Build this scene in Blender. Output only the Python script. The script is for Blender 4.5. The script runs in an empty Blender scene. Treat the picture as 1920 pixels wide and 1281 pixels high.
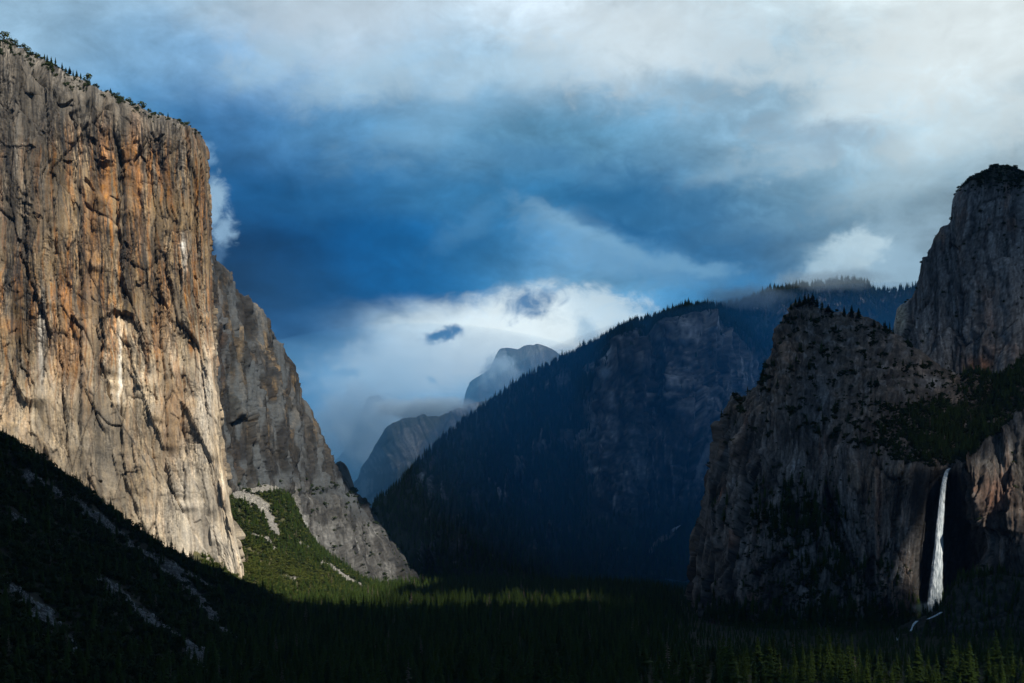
import bpy, math, random, time
import numpy as np
T0 = time.time()
SC = bpy.context.scene
RAD = math.radians
random.seed(7)

# ------------------------------------------------------------------ camera
F = 2500.0            # focal length in photograph pixels (1920 wide)
CX, HY = 960.0, 1010.0   # principal column, eye-level row
ZC = 160.0            # viewpoint above the valley floor
cam_d = bpy.data.cameras.new('camera')
cam = bpy.data.objects.new('camera', cam_d)
SC.collection.objects.link(cam)
cam.location = (0, 0, ZC)
cam.rotation_euler = (RAD(90), 0, 0)
cam_d.sensor_width = 36.0
cam_d.lens = 36.0 * F / 1920.0
cam_d.shift_y = (HY - 640.5) / 1920.0
cam_d.clip_start = 1.0
cam_d.clip_end = 200000.0
SC.camera = cam

# ------------------------------------------------------------------ render, exposure
SC.view_settings.view_transform = 'Standard'
SC.view_settings.look = 'None'
SC.view_settings.exposure = 0.0
SC.view_settings.gamma = 1.0
SC.view_settings.use_curve_mapping = False
SC.render.engine = 'CYCLES'
cy = SC.cycles
cy.max_bounces = 4
cy.diffuse_bounces = 2
cy.glossy_bounces = 1
cy.transmission_bounces = 1
cy.volume_bounces = 1
cy.transparent_max_bounces = 12
cy.use_denoising = True
try:
    cy.denoiser = 'OPENIMAGEDENOISE'
except Exception:
    pass
cy.volume_max_steps = 128
cy.sample_clamp_indirect = 4.0

# ------------------------------------------------------------------ sun
SUN_EL, SUN_AZ = RAD(47), RAD(42)      # azimuth: to the right of straight behind the viewer
sdir = np.array([math.sin(SUN_AZ) * math.cos(SUN_EL), -math.cos(SUN_AZ) * math.cos(SUN_EL), math.sin(SUN_EL)])
sun_d = bpy.data.lights.new('sun', 'SUN')
sun_d.energy = 5.0
sun_d.angle = RAD(0.5)
sun_d.color = (1.0, 0.92, 0.78)
sun = bpy.data.objects.new('sun', sun_d)
SC.collection.objects.link(sun)
from mathutils import Vector
sun.rotation_euler = Vector(tuple(sdir)).to_track_quat('Z', 'Y').to_euler()
sun.location = (0, 0, 6000)

# ------------------------------------------------------------------ node helpers
def lin(c):
    return tuple(((v / 255.0) / 12.92 if v <= 10 else (((v / 255.0) + 0.055) / 1.055) ** 2.4) for v in c)

class NT:
    def __init__(s, tree):
        s.t = tree
        tree.nodes.clear()
    def n(s, typ, **kw):
        nd = s.t.nodes.new(typ)
        for k, v in kw.items():
            setattr(nd, k, v)
        return nd
    def l(s, a, b):
        s.t.links.new(a, b)
    def inp(s, sock, v):
        if hasattr(v, 'links') or isinstance(v, bpy.types.NodeSocket):
            s.l(v, sock)
        else:
            sock.default_value = v
    def math(s, op, a, b=None, c=None, clamp=False):
        nd = s.n('ShaderNodeMath', operation=op, use_clamp=clamp)
        s.inp(nd.inputs[0], a)
        if b is not None: s.inp(nd.inputs[1], b)
        if c is not None: s.inp(nd.inputs[2], c)
        return nd.outputs[0]
    def vmath(s, op, a, b=None):
        nd = s.n('ShaderNodeVectorMath', operation=op)
        s.inp(nd.inputs[0], a)
        if b is not None:
            if op == 'SCALE': s.inp(nd.inputs[3], b)
            else: s.inp(nd.inputs[1], b)
        return nd.outputs[1] if op in ('LENGTH', 'DOT_PRODUCT', 'DISTANCE') else nd.outputs[0]
    def mixc(s, f, a, b, mode='MIX'):
        nd = s.n('ShaderNodeMix', data_type='RGBA', blend_type=mode)
        s.inp(nd.inputs[0], f); s.inp(nd.inputs[6], a); s.inp(nd.inputs[7], b)
        return nd.outputs[2]
    def rng(s, v, a, b, c=0.0, d=1.0, smooth=False):
        nd = s.n('ShaderNodeMapRange')
        if smooth: nd.interpolation_type = 'SMOOTHSTEP'
        s.inp(nd.inputs[0], v); nd.inputs[1].default_value = a; nd.inputs[2].default_value = b
        nd.inputs[3].default_value = c; nd.inputs[4].default_value = d
        return nd.outputs[0]
    def noise(s, vec, scale, detail=6, rough=0.55, dist=0.0):
        nd = s.n('ShaderNodeTexNoise')
        s.l(vec, nd.inputs['Vector'])
        nd.inputs['Scale'].default_value = scale
        nd.inputs['Detail'].default_value = detail
        nd.inputs['Roughness'].default_value = rough
        nd.inputs['Distortion'].default_value = dist
        return nd

# ------------------------------------------------------------------ world: stormy sky
world = bpy.data.worlds.new('World')
SC.world = world
world.use_nodes = True
W = NT(world.node_tree)
tc = W.n('ShaderNodeTexCoord')
dirv = W.vmath('NORMALIZE', tc.outputs['Generated'])
sep = W.n('ShaderNodeSeparateXYZ'); W.l(dirv, sep.inputs[0])
az = W.math('ARCTAN2', sep.outputs[0], sep.outputs[1])
el = W.math('ARCSINE', sep.outputs[2])
comb = W.n('ShaderNodeCombineXYZ'); W.l(az, comb.inputs[0]); W.l(el, comb.inputs[1])
uv0 = comb.outputs[0]
# wispy warp of the sky coordinates, from the 3-D direction so nothing seams
str_ = W.vmath('MULTIPLY', dirv, (1.0, 1.0, 1.9))
nA = W.noise(str_, 5.0, 5, 0.5)
nB = W.noise(str_, 19.0, 6, 0.58, 0.3)
wa = W.vmath('SCALE', W.vmath('SUBTRACT', nA.outputs['Color'], (0.5, 0.5, 0.5)), 0.055)
wb = W.vmath('SCALE', W.vmath('SUBTRACT', nB.outputs['Color'], (0.5, 0.5, 0.5)), 0.030)
uv = W.vmath('ADD', uv0, W.vmath('ADD', wa, wb))
uvs = W.vmath('ADD', uv0, W.vmath('SCALE', wb, 1.2))
s2 = W.n('ShaderNodeSeparateXYZ'); W.l(uv, s2.inputs[0])
def azel(px, py):
    a = math.atan((px - CX) / F)
    return a, math.atan((HY - py) / math.hypot(F, px - CX))
RAMP_W = 0.84
rampx = W.math('ADD', W.math('DIVIDE', s2.outputs[0], RAMP_W), 0.5, clamp=True)
ROWS = [
 (0,   [(0,(158,184,206)),(200,(142,174,203)),(400,(172,194,215)),(600,(200,212,226)),(800,(188,204,221)),(1000,(206,215,227)),(1250,(206,215,225)),(1400,(188,203,215)),(1600,(214,222,228)),(1920,(226,229,232))]),
 (130, [(0,(150,180,206)),(200,(125,163,197)),(400,(112,152,192)),(600,(160,186,212)),(800,(150,180,207)),(1000,(165,190,212)),(1220,(180,197,214)),(1400,(132,164,187)),(1600,(184,200,213)),(1920,(214,221,227))]),
 (260, [(0,(110,155,195)),(250,(80,135,182)),(400,(45,100,155)),(600,(82,135,180)),(800,(112,158,195)),(1000,(90,142,178)),(1200,(96,145,180)),(1400,(136,168,193)),(1600,(158,184,202)),(1920,(190,203,213))]),
 (380, [(250,(40,95,145)),(400,(20,72,118)),(600,(24,86,138)),(800,(58,120,168)),(1000,(48,108,152)),(1200,(38,96,140)),(1400,(86,132,166)),(1600,(122,156,180)),(1800,(150,173,190)),(1920,(158,178,192))]),
 (470, [(350,(18,55,92)),(500,(12,60,104)),(650,(6,78,134)),(800,(14,92,150)),(960,(52,120,170)),(1060,(100,150,192)),(1200,(66,120,165)),(1320,(48,104,150)),(1450,(62,105,142)),(1560,(96,132,160)),(1700,(140,165,185)),(1920,(150,170,185))]),
 (550, [(350,(20,52,86)),(500,(22,66,108)),(620,(14,74,124)),(740,(2,84,142)),(860,(30,108,166)),(980,(70,135,184)),(1100,(120,165,200)),(1200,(90,150,195)),(1320,(52,118,168)),(1430,(50,106,152)),(1560,(104,140,168)),(1700,(135,162,182)),(1920,(140,160,178))]),
 (625, [(350,(30,66,104)),(560,(26,76,124)),(660,(60,112,160)),(750,(186,206,223)),(860,(212,223,233)),(1000,(210,221,232)),(1100,(186,205,222)),(1180,(110,160,200)),(1300,(52,116,165)),(1920,(110,140,165))]),
 (720, [(350,(40,80,120)),(560,(72,122,166)),(650,(140,176,206)),(740,(182,204,223)),(860,(176,202,224)),(960,(150,182,210)),(1100,(90,140,180)),(1920,(80,120,150))]),
 (800, [(350,(40,80,120)),(580,(84,128,168)),(650,(112,152,188)),(740,(130,166,198)),(860,(110,150,186)),(1100,(60,105,145)),(1920,(60,100,130))]),
 (930, [(350,(30,60,95)),(640,(52,92,132)),(800,(60,100,140)),(1100,(40,75,115)),(1920,(50,85,115))]),
]
prev = None; prev_el = None
elw = s2.outputs[1]
for (py, stops) in reversed(ROWS):
    r = W.n('ShaderNodeValToRGB')
    W.l(rampx, r.inputs[0])
    cr = r.color_ramp
    cr.interpolation = 'B_SPLINE'
    pts = [(azel(px, 700)[0] / RAMP_W + 0.5, c) for px, c in stops]
    cr.elements[0].position = pts[0][0]; cr.elements[0].color = (*lin(pts[0][1]), 1)
    cr.elements[1].position = pts[-1][0]; cr.elements[1].color = (*lin(pts[-1][1]), 1)
    for p, c in pts[1:-1]:
        e = cr.elements.new(p); e.color = (*lin(c), 1)
    e_ = azel(960, py)[1]
    if prev is None:
        prev = r.outputs[0]
    else:
        prev = W.mixc(W.rng(elw, prev_el, e_, smooth=True), prev, r.outputs[0])
    prev_el = e_
sky = prev
# billows: brightness texture of the cloud sheets
nC = W.noise(str_, 9.0, 8, 0.6, 0.4)
nD = W.noise(str_, 24.0, 8, 0.62, 0.6)
bil = W.math('MULTIPLY', W.rng(nC.outputs['Fac'], 0.32, 0.68, 0.76, 1.22), W.rng(nD.outputs['Fac'], 0.3, 0.7, 0.86, 1.14))
sky = W.mixc(1.0, sky, W.vmath('SCALE', (1.0, 1.0, 1.0), bil), 'MULTIPLY')
def blob(px, py, rx, ry, rot, col, strength, soft=0.6, warp=uv, nz=None, na=2.4):
    global sky
    a, e = azel(px, py)
    m = W.n('ShaderNodeMapping', vector_type='TEXTURE')
    W.l(warp, m.inputs[0])
    m.inputs[1].default_value = (a, e, 0)
    m.inputs[2].default_value = (0, 0, RAD(rot))
    m.inputs[3].default_value = (rx / F, ry / F, 1)
    # keep the blob in its own plane
    mm = W.vmath('MULTIPLY', m.outputs[0], (1, 1, 0))
    d = W.vmath('LENGTH', mm)
    if nz is not None:
        d = W.math('ADD', d, W.math('MULTIPLY', W.math('SUBTRACT', nz, 0.5), na))
    f = W.rng(d, 1.0 + soft, 1.0 - soft, 0, strength, smooth=True)
    sky = W.mixc(f, sky, (*lin(col), 1))
fine = W.noise(W.vmath('MULTIPLY', dirv, (1, 1, 1.3)), 42.0, 8, 0.62, 0.5).outputs['Fac']
fine2 = W.noise(dirv, 75.0, 7, 0.6, 0.6).outputs['Fac']
# bright banks high up
blob(1230, 85, 190, 70, 0, (214, 221, 229), 0.75, 0.7, nz=fine)
blob(1640, 150, 170, 60, 25, (212, 220, 227), 0.65, 0.7, nz=fine)
blob(1850, 60, 200, 110, 0, (226, 229, 232), 0.7, 0.8, nz=fine)
blob(640, 60, 170, 60, 0, (204, 214, 228), 0.5, 0.8, nz=fine)
for b_ in [(1335,165,120,26,-4,(128,158,182),.7),(1540,235,110,26,-8,(122,152,178),.6),(1500,110,90,26,6,(208,217,225),.6),(1390,60,70,20,0,(196,208,219),.5),
          (700,150,120,30,14,(176,200,220),.5),(520,110,90,24,20,(168,194,216),.45),(940,150,150,26,8,(176,198,217),.5),(820,250,140,30,20,(126,168,202),.45),(1010,300,120,22,-6,(74,126,168),.6),
          (1150,330,90,18,-8,(66,118,160),.6),(1480,395,120,22,8,(92,130,160),.6),(1700,330,120,30,14,(176,194,206),.5),(1800,240,120,34,10,(206,216,223),.5),(1420,300,90,20,12,(150,178,200),.5),
          (1060,425,60,16,-24,(140,178,208),.6),(1170,462,70,15,-14,(128,170,202),.6),(1300,492,70,13,-9,(120,164,198),.6),(1180,425,80,12,-6,(24,88,138),.6),(880,430,70,18,30,(84,140,186),.4)]:
    blob(*b_, 0.85, nz=fine, na=2.6)
# the ragged light cloud in the middle and its dark underside
blob(1090, 455, 120, 36, -20, (122, 164, 198), 0.55, 0.8, nz=fine)
blob(1250, 500, 110, 30, -10, (108, 154, 192), 0.5, 0.8, nz=fine)
blob(1230, 395, 170, 40, -5, (30, 92, 140), 0.5, 0.8, nz=fine)
# luminous cloud bank behind the domes
blob(880, 652, 190, 56, 16, (228, 236, 243), 0.95, 0.8, nz=fine, na=1.7)
blob(1030, 625, 150, 52, 8, (229, 236, 242), 0.95, 0.65, nz=fine, na=2.0)
blob(715, 735, 105, 60, 40, (182, 207, 228), 0.7, 0.9, nz=fine, na=1.2)
blob(1130, 600, 75, 38, 0, (190, 208, 224), 0.7, 0.6, nz=fine)
# small dark scuds in front of it
blob(828, 631, 27, 11, -6, (38, 98, 150), 0.95, 0.75, uvs, fine2)
blob(995, 574, 44, 19, 4, (52, 108, 158), 0.9, 0.8, uvs, fine2)
blob(1101, 630, 14, 20, 4, (120, 164, 200), 0.5, 0.9, uvs, fine2)
blob(660, 697, 28, 8, 0, (120, 164, 202), 0.6, 0.6, uvs, fine2)
blob(810, 702, 8, 14, 10, (150, 184, 212), 0.7, 0.6, uvs, fine2)
# cap cloud over the far forested upland
blob(1600, 497, 96, 50, 14, (156, 182, 202), 0.95, 0.5, uvs, fine, 1.4)
blob(1690, 512, 80, 40, -6, (150, 176, 197), 0.8, 0.5, uvs, fine)
blob(1612, 466, 48, 26, -4, (186, 204, 217), 0.95, 0.5, uvs, fine2, 1.6)
blob(1560, 500, 60, 26, 20, (168, 190, 207), 0.8, 0.6, uvs, fine2, 1.6)
# torn wisps beside the big wall
blob(392, 300, 15, 20, 20, (112, 150, 188), 0.75, 0.6, uvs, fine2)
blob(402, 385, 24, 36, 15, (150, 178, 204), 0.9, 0.6, uvs, fine2)
blob(424, 425, 20, 22, 0, (140, 170, 200), 0.85, 0.6, uvs, fine2)
blob(414, 468, 18, 22, 0, (74, 108, 146), 0.7, 0.6, uvs, fine2)
sky = W.mixc(1.0, sky, W.vmath('SCALE', (1.0, 1.0, 1.0), W.rng(fine, 0.3, 0.7, 0.92, 1.08)), 'MULTIPLY')
# outside the frame the broken cloud sheet goes on, darkened to dim the shade
gen = W.mixc(W.rng(nA.outputs['Fac'], 0.38, 0.62, smooth=True), (*lin((52, 90, 128)), 1), (*lin((128, 150, 172)), 1))
gen = W.mixc(1.0, gen, W.vmath('SCALE', (1.0, 1.0, 1.0), bil), 'MULTIPLY')
away = W.math('MAXIMUM', W.rng(W.math('ABSOLUTE', az), 0.42, 0.95, smooth=True), W.rng(el, 0.42, 0.8, smooth=True))
sky = W.mixc(away, sky, gen)
nish = W.n('ShaderNodeTexSky', sky_type='NISHITA')
nish.sun_disc = False
nish.sun_elevation = SUN_EL
nish.sun_rotation = math.pi - SUN_AZ
nish.altitude = 1300
bg1 = W.n('ShaderNodeBackground'); W.l(nish.outputs[0], bg1.inputs[0]); bg1.inputs[1].default_value = 0.05
bg2 = W.n('ShaderNodeBackground'); sky = W.mixc(1.0, sky, (.945, 1.015, 1.0, 1), 'MULTIPLY')
W.l(sky, bg2.inputs[0]); bg2.inputs[1].default_value = 1.14
mx = W.n('ShaderNodeMixShader'); mx.inputs[0].default_value = 0.97
W.l(bg1.outputs[0], mx.inputs[1]); W.l(bg2.outputs[0], mx.inputs[2])
wo = W.n('ShaderNodeOutputWorld'); W.l(mx.outputs[0], wo.inputs[0])
world.cycles.sampling_method = 'MANUAL'
world.cycles.sample_map_resolution = 1024

# ------------------------------------------------------------------ numpy noise
_r = np.random.RandomState(11)
NTAB = 512
_ANG = (_r.rand(NTAB, NTAB) * 2 * np.pi).astype(np.float32)
_GX, _GY = np.cos(_ANG), np.sin(_ANG)
_RA, _RB, _RC = (_r.rand(NTAB, NTAB).astype(np.float32) for _ in range(3))
def vn(x, y, seed=0):
    x = x + seed * 17.37; y = y + seed * 9.71
    xi = np.floor(x).astype(np.int32); yi = np.floor(y).astype(np.int32)
    fx = (x - xi).astype(np.float32); fy = (y - yi).astype(np.float32)
    u = fx * fx * fx * (fx * (fx * 6 - 15) + 10); v = fy * fy * fy * (fy * (fy * 6 - 15) + 10)
    x0, x1, y0, y1 = xi % NTAB, (xi + 1) % NTAB, yi % NTAB, (yi + 1) % NTAB
    a = _GX[x0, y0] * fx + _GY[x0, y0] * fy
    b = _GX[x1, y0] * (fx - 1) + _GY[x1, y0] * fy
    c = _GX[x0, y1] * fx + _GY[x0, y1] * (fy - 1)
    d = _GX[x1, y1] * (fx - 1) + _GY[x1, y1] * (fy - 1)
    return 1.5 * ((a + (b - a) * u) * (1 - v) + (c + (d - c) * u) * v)
def fbm(x, y, octs=4, seed=0, gain=0.5):
    o = 0; a = 1.0; n = 0
    for i in range(octs):
        o = o + a * vn(x * 2 ** i, y * 2 ** i, seed + i); n += a; a *= gain
    return o / n
def ridged(x, y, octs=4, seed=0, gain=0.5):
    o = 0; a = 1.0; n = 0
    for i in range(octs):
        o = o + a * (1 - np.abs(vn(x * 2 ** i, y * 2 ** i, seed + i)) * 2); n += a; a *= gain
    return o / n
def cells(x, y, seed=0):
    """Worley cells: returns edge distance, cell random value, second random value and tilt coordinates"""
    x = x + seed * 31.7; y = y + seed * 13.3
    xi = np.floor(x).astype(np.int32); yi = np.floor(y).astype(np.int32)
    f1 = np.full(x.shape, 9.0, np.float32); f2 = f1.copy()
    r1 = np.zeros_like(f1); r2 = r1.copy(); tx = r1.copy(); ty = r1.copy()
    for dx in (-1, 0, 1):
        for dy in (-1, 0, 1):
            cx = xi + dx; cyy = yi + dy
            ix, iy = cx % NTAB, cyy % NTAB
            px = cx + _RA[ix, iy] - x; py = cyy + _RB[ix, iy] - y
            d = px * px + py * py
            n = d < f1
            f2 = np.where(n, f1, np.minimum(f2, d))
            f1 = np.where(n, d, f1)
            r1 = np.where(n, _RC[ix, iy], r1); r2 = np.where(n, _RA[iy, ix], r2)
            tx = np.where(n, -px, tx); ty = np.where(n, -py, ty)
    return np.sqrt(f2) - np.sqrt(f1), r1, r2, tx, ty
def sst(a, b, x):
    t = np.clip((x - a) / (b - a), 0, 1)
    return t * t * (3 - 2 * t)
def mixv(a, b, f):
    return a + (b - a) * f[..., None]

def pix(px, py, D):
    px = np.asarray(px, float); py = np.asarray(py, float); D = np.asarray(D, float)
    return np.stack([(px - CX) / F * D, D, ZC + (HY - py) / F * D], -1)
def topix(P):
    D = P[..., 1]
    return CX + P[..., 0] / D * F, HY - (P[..., 2] - ZC) / D * F

# ------------------------------------------------------------------ lofted rock faces
def hermite(A, t, axis):
    """limited cubic through A along axis at parameters t"""
    A = np.moveaxis(A, axis, 0)
    n = len(A)
    d = np.diff(A, axis=0)
    m = np.zeros_like(A)
    if n > 2:
        p = d[:-1] * d[1:]
        m[1:-1] = np.where(p > 0, 2 * p / (d[:-1] + d[1:] + 1e-12 * np.sign(d[:-1] + 1e-20)), 0)
        m[1:-1] = 0.6 * m[1:-1] + 0.4 * (A[2:] - A[:-2]) / 2
    m[0] = d[0]; m[-1] = d[-1]
    i = np.clip(np.floor(t).astype(int), 0, n - 2)
    f = (t - i).reshape(-1, *([1] * (A.ndim - 1)))
    h = (2*f**3-3*f**2+1)*A[i] + (f**3-2*f**2+f)*m[i] + (-2*f**3+3*f**2)*A[i+1] + (f**3-f**2)*m[i+1]
    return np.moveaxis(h, 0, axis)
def params(A, n, axis, least=14.0):
    """sample positions spread by length in the view so the mesh is finest where it shows"""
    d = np.abs(np.diff(A[..., :2], axis=axis)).max(-1)
    seg = np.maximum(d.mean(axis=1 - axis), least)
    cum = np.concatenate([[0], np.cumsum(seg)])
    return np.interp(np.linspace(0, cum[-1], n), cum, np.arange(len(cum)))
def loft(ribs, nu, nv, least=14.0):
    R = np.array(ribs, float)            # ribs x points x (px, py, D)
    tu = params(R, nu, 0, least); tv = params(R, nv, 1, least)
    G = hermite(R, tu, 0)
    G = hermite(G, tv, 1)
    P = pix(G[..., 0], G[..., 1], G[..., 2])
    return P, G[..., 0], G[..., 1], tu, tv
def normals(P):
    a = np.gradient(P, axis=0); b = np.gradient(P, axis=1)
    n = np.cross(a, b)
    n /= np.linalg.norm(n, axis=-1, keepdims=True) + 1e-9
    view = P - np.array([0, 0, ZC])
    if ((n * view).sum(-1)).mean() > 0: n = -n
    return n
def arclen(P):
    du = np.linalg.norm(np.diff(P, axis=0), axis=-1).mean(1)
    s = np.concatenate([[0], np.cumsum(du)])
    return np.repeat(s[:, None], P.shape[1], 1).astype(np.float32)

def set_attr(me, name, arr, typ='FLOAT_COLOR'):
    at = me.attributes.new(name, typ, 'POINT')
    if typ == 'FLOAT_COLOR':
        c = np.ones((len(arr), 4), np.float32); c[:, :3] = arr
        at.data.foreach_set('color', c.ravel())
    elif typ == 'FLOAT':
        at.data.foreach_set('value', np.asarray(arr, np.float32))
    elif typ == 'INT':
        at.data.foreach_set('value', np.asarray(arr, np.int32))
def tag(o, label=None, cat=None, group=None, kind=None):
    if label: o['label'] = label
    if cat: o['category'] = cat
    if group: o['group'] = group
    if kind: o['kind'] = kind
    return o
def raw_mesh(name, V, faces_flat, nper):
    me = bpy.data.meshes.new(name)
    nf = len(faces_flat) // nper
    me.vertices.add(len(V)); me.vertices.foreach_set('co', np.asarray(V, np.float32).ravel())
    me.loops.add(nf * nper); me.loops.foreach_set('vertex_index', np.asarray(faces_flat, np.int32))
    me.polygons.add(nf)
    me.polygons.foreach_set('loop_start', np.arange(0, nf * nper, nper, dtype=np.int32))
    me.polygons.foreach_set('loop_total', np.full(nf, nper, np.int32))
    me.update(calc_edges=True)
    return me
def link(name, me, mat=None, parent=None):
    o = bpy.data.objects.new(name, me)
    if mat is not None: me.materials.append(mat)
    SC.collection.objects.link(o)
    if parent is not None: o.parent = parent
    return o
def grid_obj(name, P, col, mat, keep=None, smooth=False):
    nu, nv = P.shape[:2]
    idx = np.arange(nu * nv).reshape(nu, nv)
    q = np.stack([idx[:-1, :-1], idx[1:, :-1], idx[1:, 1:], idx[:-1, 1:]], -1).reshape(-1, 4)
    if keep is not None:
        k = keep.reshape(-1); q = q[k[q].all(1)]
    # wind outwards
    V = P.reshape(-1, 3)
    a = V[q[:, 1]] - V[q[:, 0]]; b = V[q[:, 2]] - V[q[:, 0]]
    n = np.cross(a, b); c = V[q[:, 0]] - np.array([0, 0, ZC])
    if ((n * c).sum(1)).mean() > 0: q = q[:, ::-1]
    me = raw_mesh(name, V, q.ravel(), 4)
    if smooth: me.polygons.foreach_set('use_smooth', np.ones(len(me.polygons), bool))
    if col is not None: set_attr(me, 'tone', col.reshape(-1, 3))
    return link(name, me, mat)

# ------------------------------------------------------------------ materials
def mat_attr(name, rough=0.85, nscale=0.12, contrast=0.35, bump=1.5, stretch=(1, 1, 0.25), spec=0.25):
    m = bpy.data.materials.new(name); m.use_nodes = True
    N = NT(m.node_tree)
    at = N.n('ShaderNodeAttribute', attribute_name='tone')
    tcn = N.n('ShaderNodeTexCoord')
    vs = N.vmath('MULTIPLY', tcn.outputs['Object'], stretch)
    n1 = N.noise(vs, nscale, 6, 0.65, 0.4)
    n2 = N.noise(tcn.outputs['Object'], nscale * 2.3, 5, 0.6)
    k = N.rng(N.math('MULTIPLY_ADD', n2.outputs['Fac'], 0.5, N.math('MULTIPLY', n1.outputs['Fac'], 0.5)), 0.3, 0.7, 1 - contrast, 1 + contrast)
    col = N.mixc(1.0, at.outputs['Color'], N.vmath('SCALE', (1.0, 1.0, 1.0), k), 'MULTIPLY')
    hsv = N.n('ShaderNodeHueSaturation'); N.l(col, hsv.inputs['Color'])
    N.l(N.rng(n1.outputs['Fac'], 0.3, 0.7, 0.75, 1.25), hsv.inputs['Saturation'])
    bp = N.n('ShaderNodeBump'); bp.inputs['Strength'].default_value = 0.7; bp.inputs['Distance'].default_value = bump
    N.l(n1.outputs['Fac'], bp.inputs['Height'])
    p = N.n('ShaderNodeBsdfPrincipled')
    N.l(hsv.outputs[0], p.inputs['Base Color']); N.l(bp.outputs[0], p.inputs['Normal'])
    p.inputs['Roughness'].default_value = rough
    p.inputs['Specular IOR Level'].default_value = spec
    o = N.n('ShaderNodeOutputMaterial'); N.l(p.outputs[0], o.inputs[0])
    return m
def mat_leaf(name, ca, cb, cc=None):
    m = bpy.data.materials.new(name); m.use_nodes = True
    N = NT(m.node_tree)
    oi = N.n('ShaderNodeObjectInfo')
    tcn = N.n('ShaderNodeTexCoord')
    nz = N.noise(tcn.outputs['Object'], 6.0, 3, 0.6)
    f = N.math('ADD', N.math('MULTIPLY', oi.outputs['Random'], 0.75), N.math('MULTIPLY', nz.outputs['Fac'], 0.3), clamp=True)
    r = N.n('ShaderNodeValToRGB'); N.l(f, r.inputs[0])
    r.color_ramp.elements[0].color = (*ca, 1); r.color_ramp.elements[1].color = (*cb, 1)
    if cc:
        e = r.color_ramp.elements.new(0.93); e.color = (*cb, 1)
        r.color_ramp.elements[-1].color = (*cc, 1)
    p = N.n('ShaderNodeBsdfPrincipled'); N.l(r.outputs[0], p.inputs['Base Color'])
    p.inputs['Roughness'].default_value = 0.8
    p.inputs['Specular IOR Level'].default_value = 0.06
    o = N.n('ShaderNodeOutputMaterial'); N.l(p.outputs[0], o.inputs[0])
    return m
def mat_plain(name, c, rough=0.9, var=0.3, scale=3.0):
    m = bpy.data.materials.new(name); m.use_nodes = True
    N = NT(m.node_tree)
    tcn = N.n('ShaderNodeTexCoord')
    nz = N.noise(tcn.outputs['Object'], scale, 5, 0.6)
    col = N.mixc(N.rng(nz.outputs['Fac'], 0.3, 0.7), tuple(v * (1 - var) for v in c) + (1,), tuple(min(1, v * (1 + var)) for v in c) + (1,))
    p = N.n('ShaderNodeBsdfPrincipled'); N.l(col, p.inputs['Base Color'])
    p.inputs['Roughness'].default_value = rough; p.inputs['Specular IOR Level'].default_value = 0.2
    o = N.n('ShaderNodeOutputMaterial'); N.l(p.outputs[0], o.inputs[0])
    return m
M_WALL = mat_attr('sunlit granite', nscale=0.10, contrast=0.38, bump=2.0)
M_DARK = mat_attr('weathered granite', nscale=0.09, contrast=0.40, bump=2.0)
M_FAR = mat_attr('distant granite', nscale=0.03, contrast=0.40, bump=6.0)
M_SOIL = mat_attr('forest soil and rubble', nscale=0.12, contrast=0.4, bump=1.0, stretch=(1, 1, 1), spec=0.1)
M_FIR = mat_leaf('fir needles', (0.016, 0.030, 0.008), (0.048, 0.078, 0.014), (0.095, 0.075, 0.030))
M_OAK = mat_leaf('oak scrub leaves', (0.040, 0.054, 0.013), (0.098, 0.114, 0.026))
M_BRUSH = mat_leaf('evergreen brush', (0.016, 0.026, 0.009), (0.045, 0.062, 0.020))  # darker leaf copy made for growth on the shaded slopes
M_DEAD = mat_leaf('bare branches', (0.10, 0.08, 0.06), (0.16, 0.13, 0.10))
M_BARK = mat_plain('bark', (0.09, 0.06, 0.045))
M_STONE = mat_plain('talus stone', (0.27, 0.262, 0.25), var=0.4)

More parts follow.
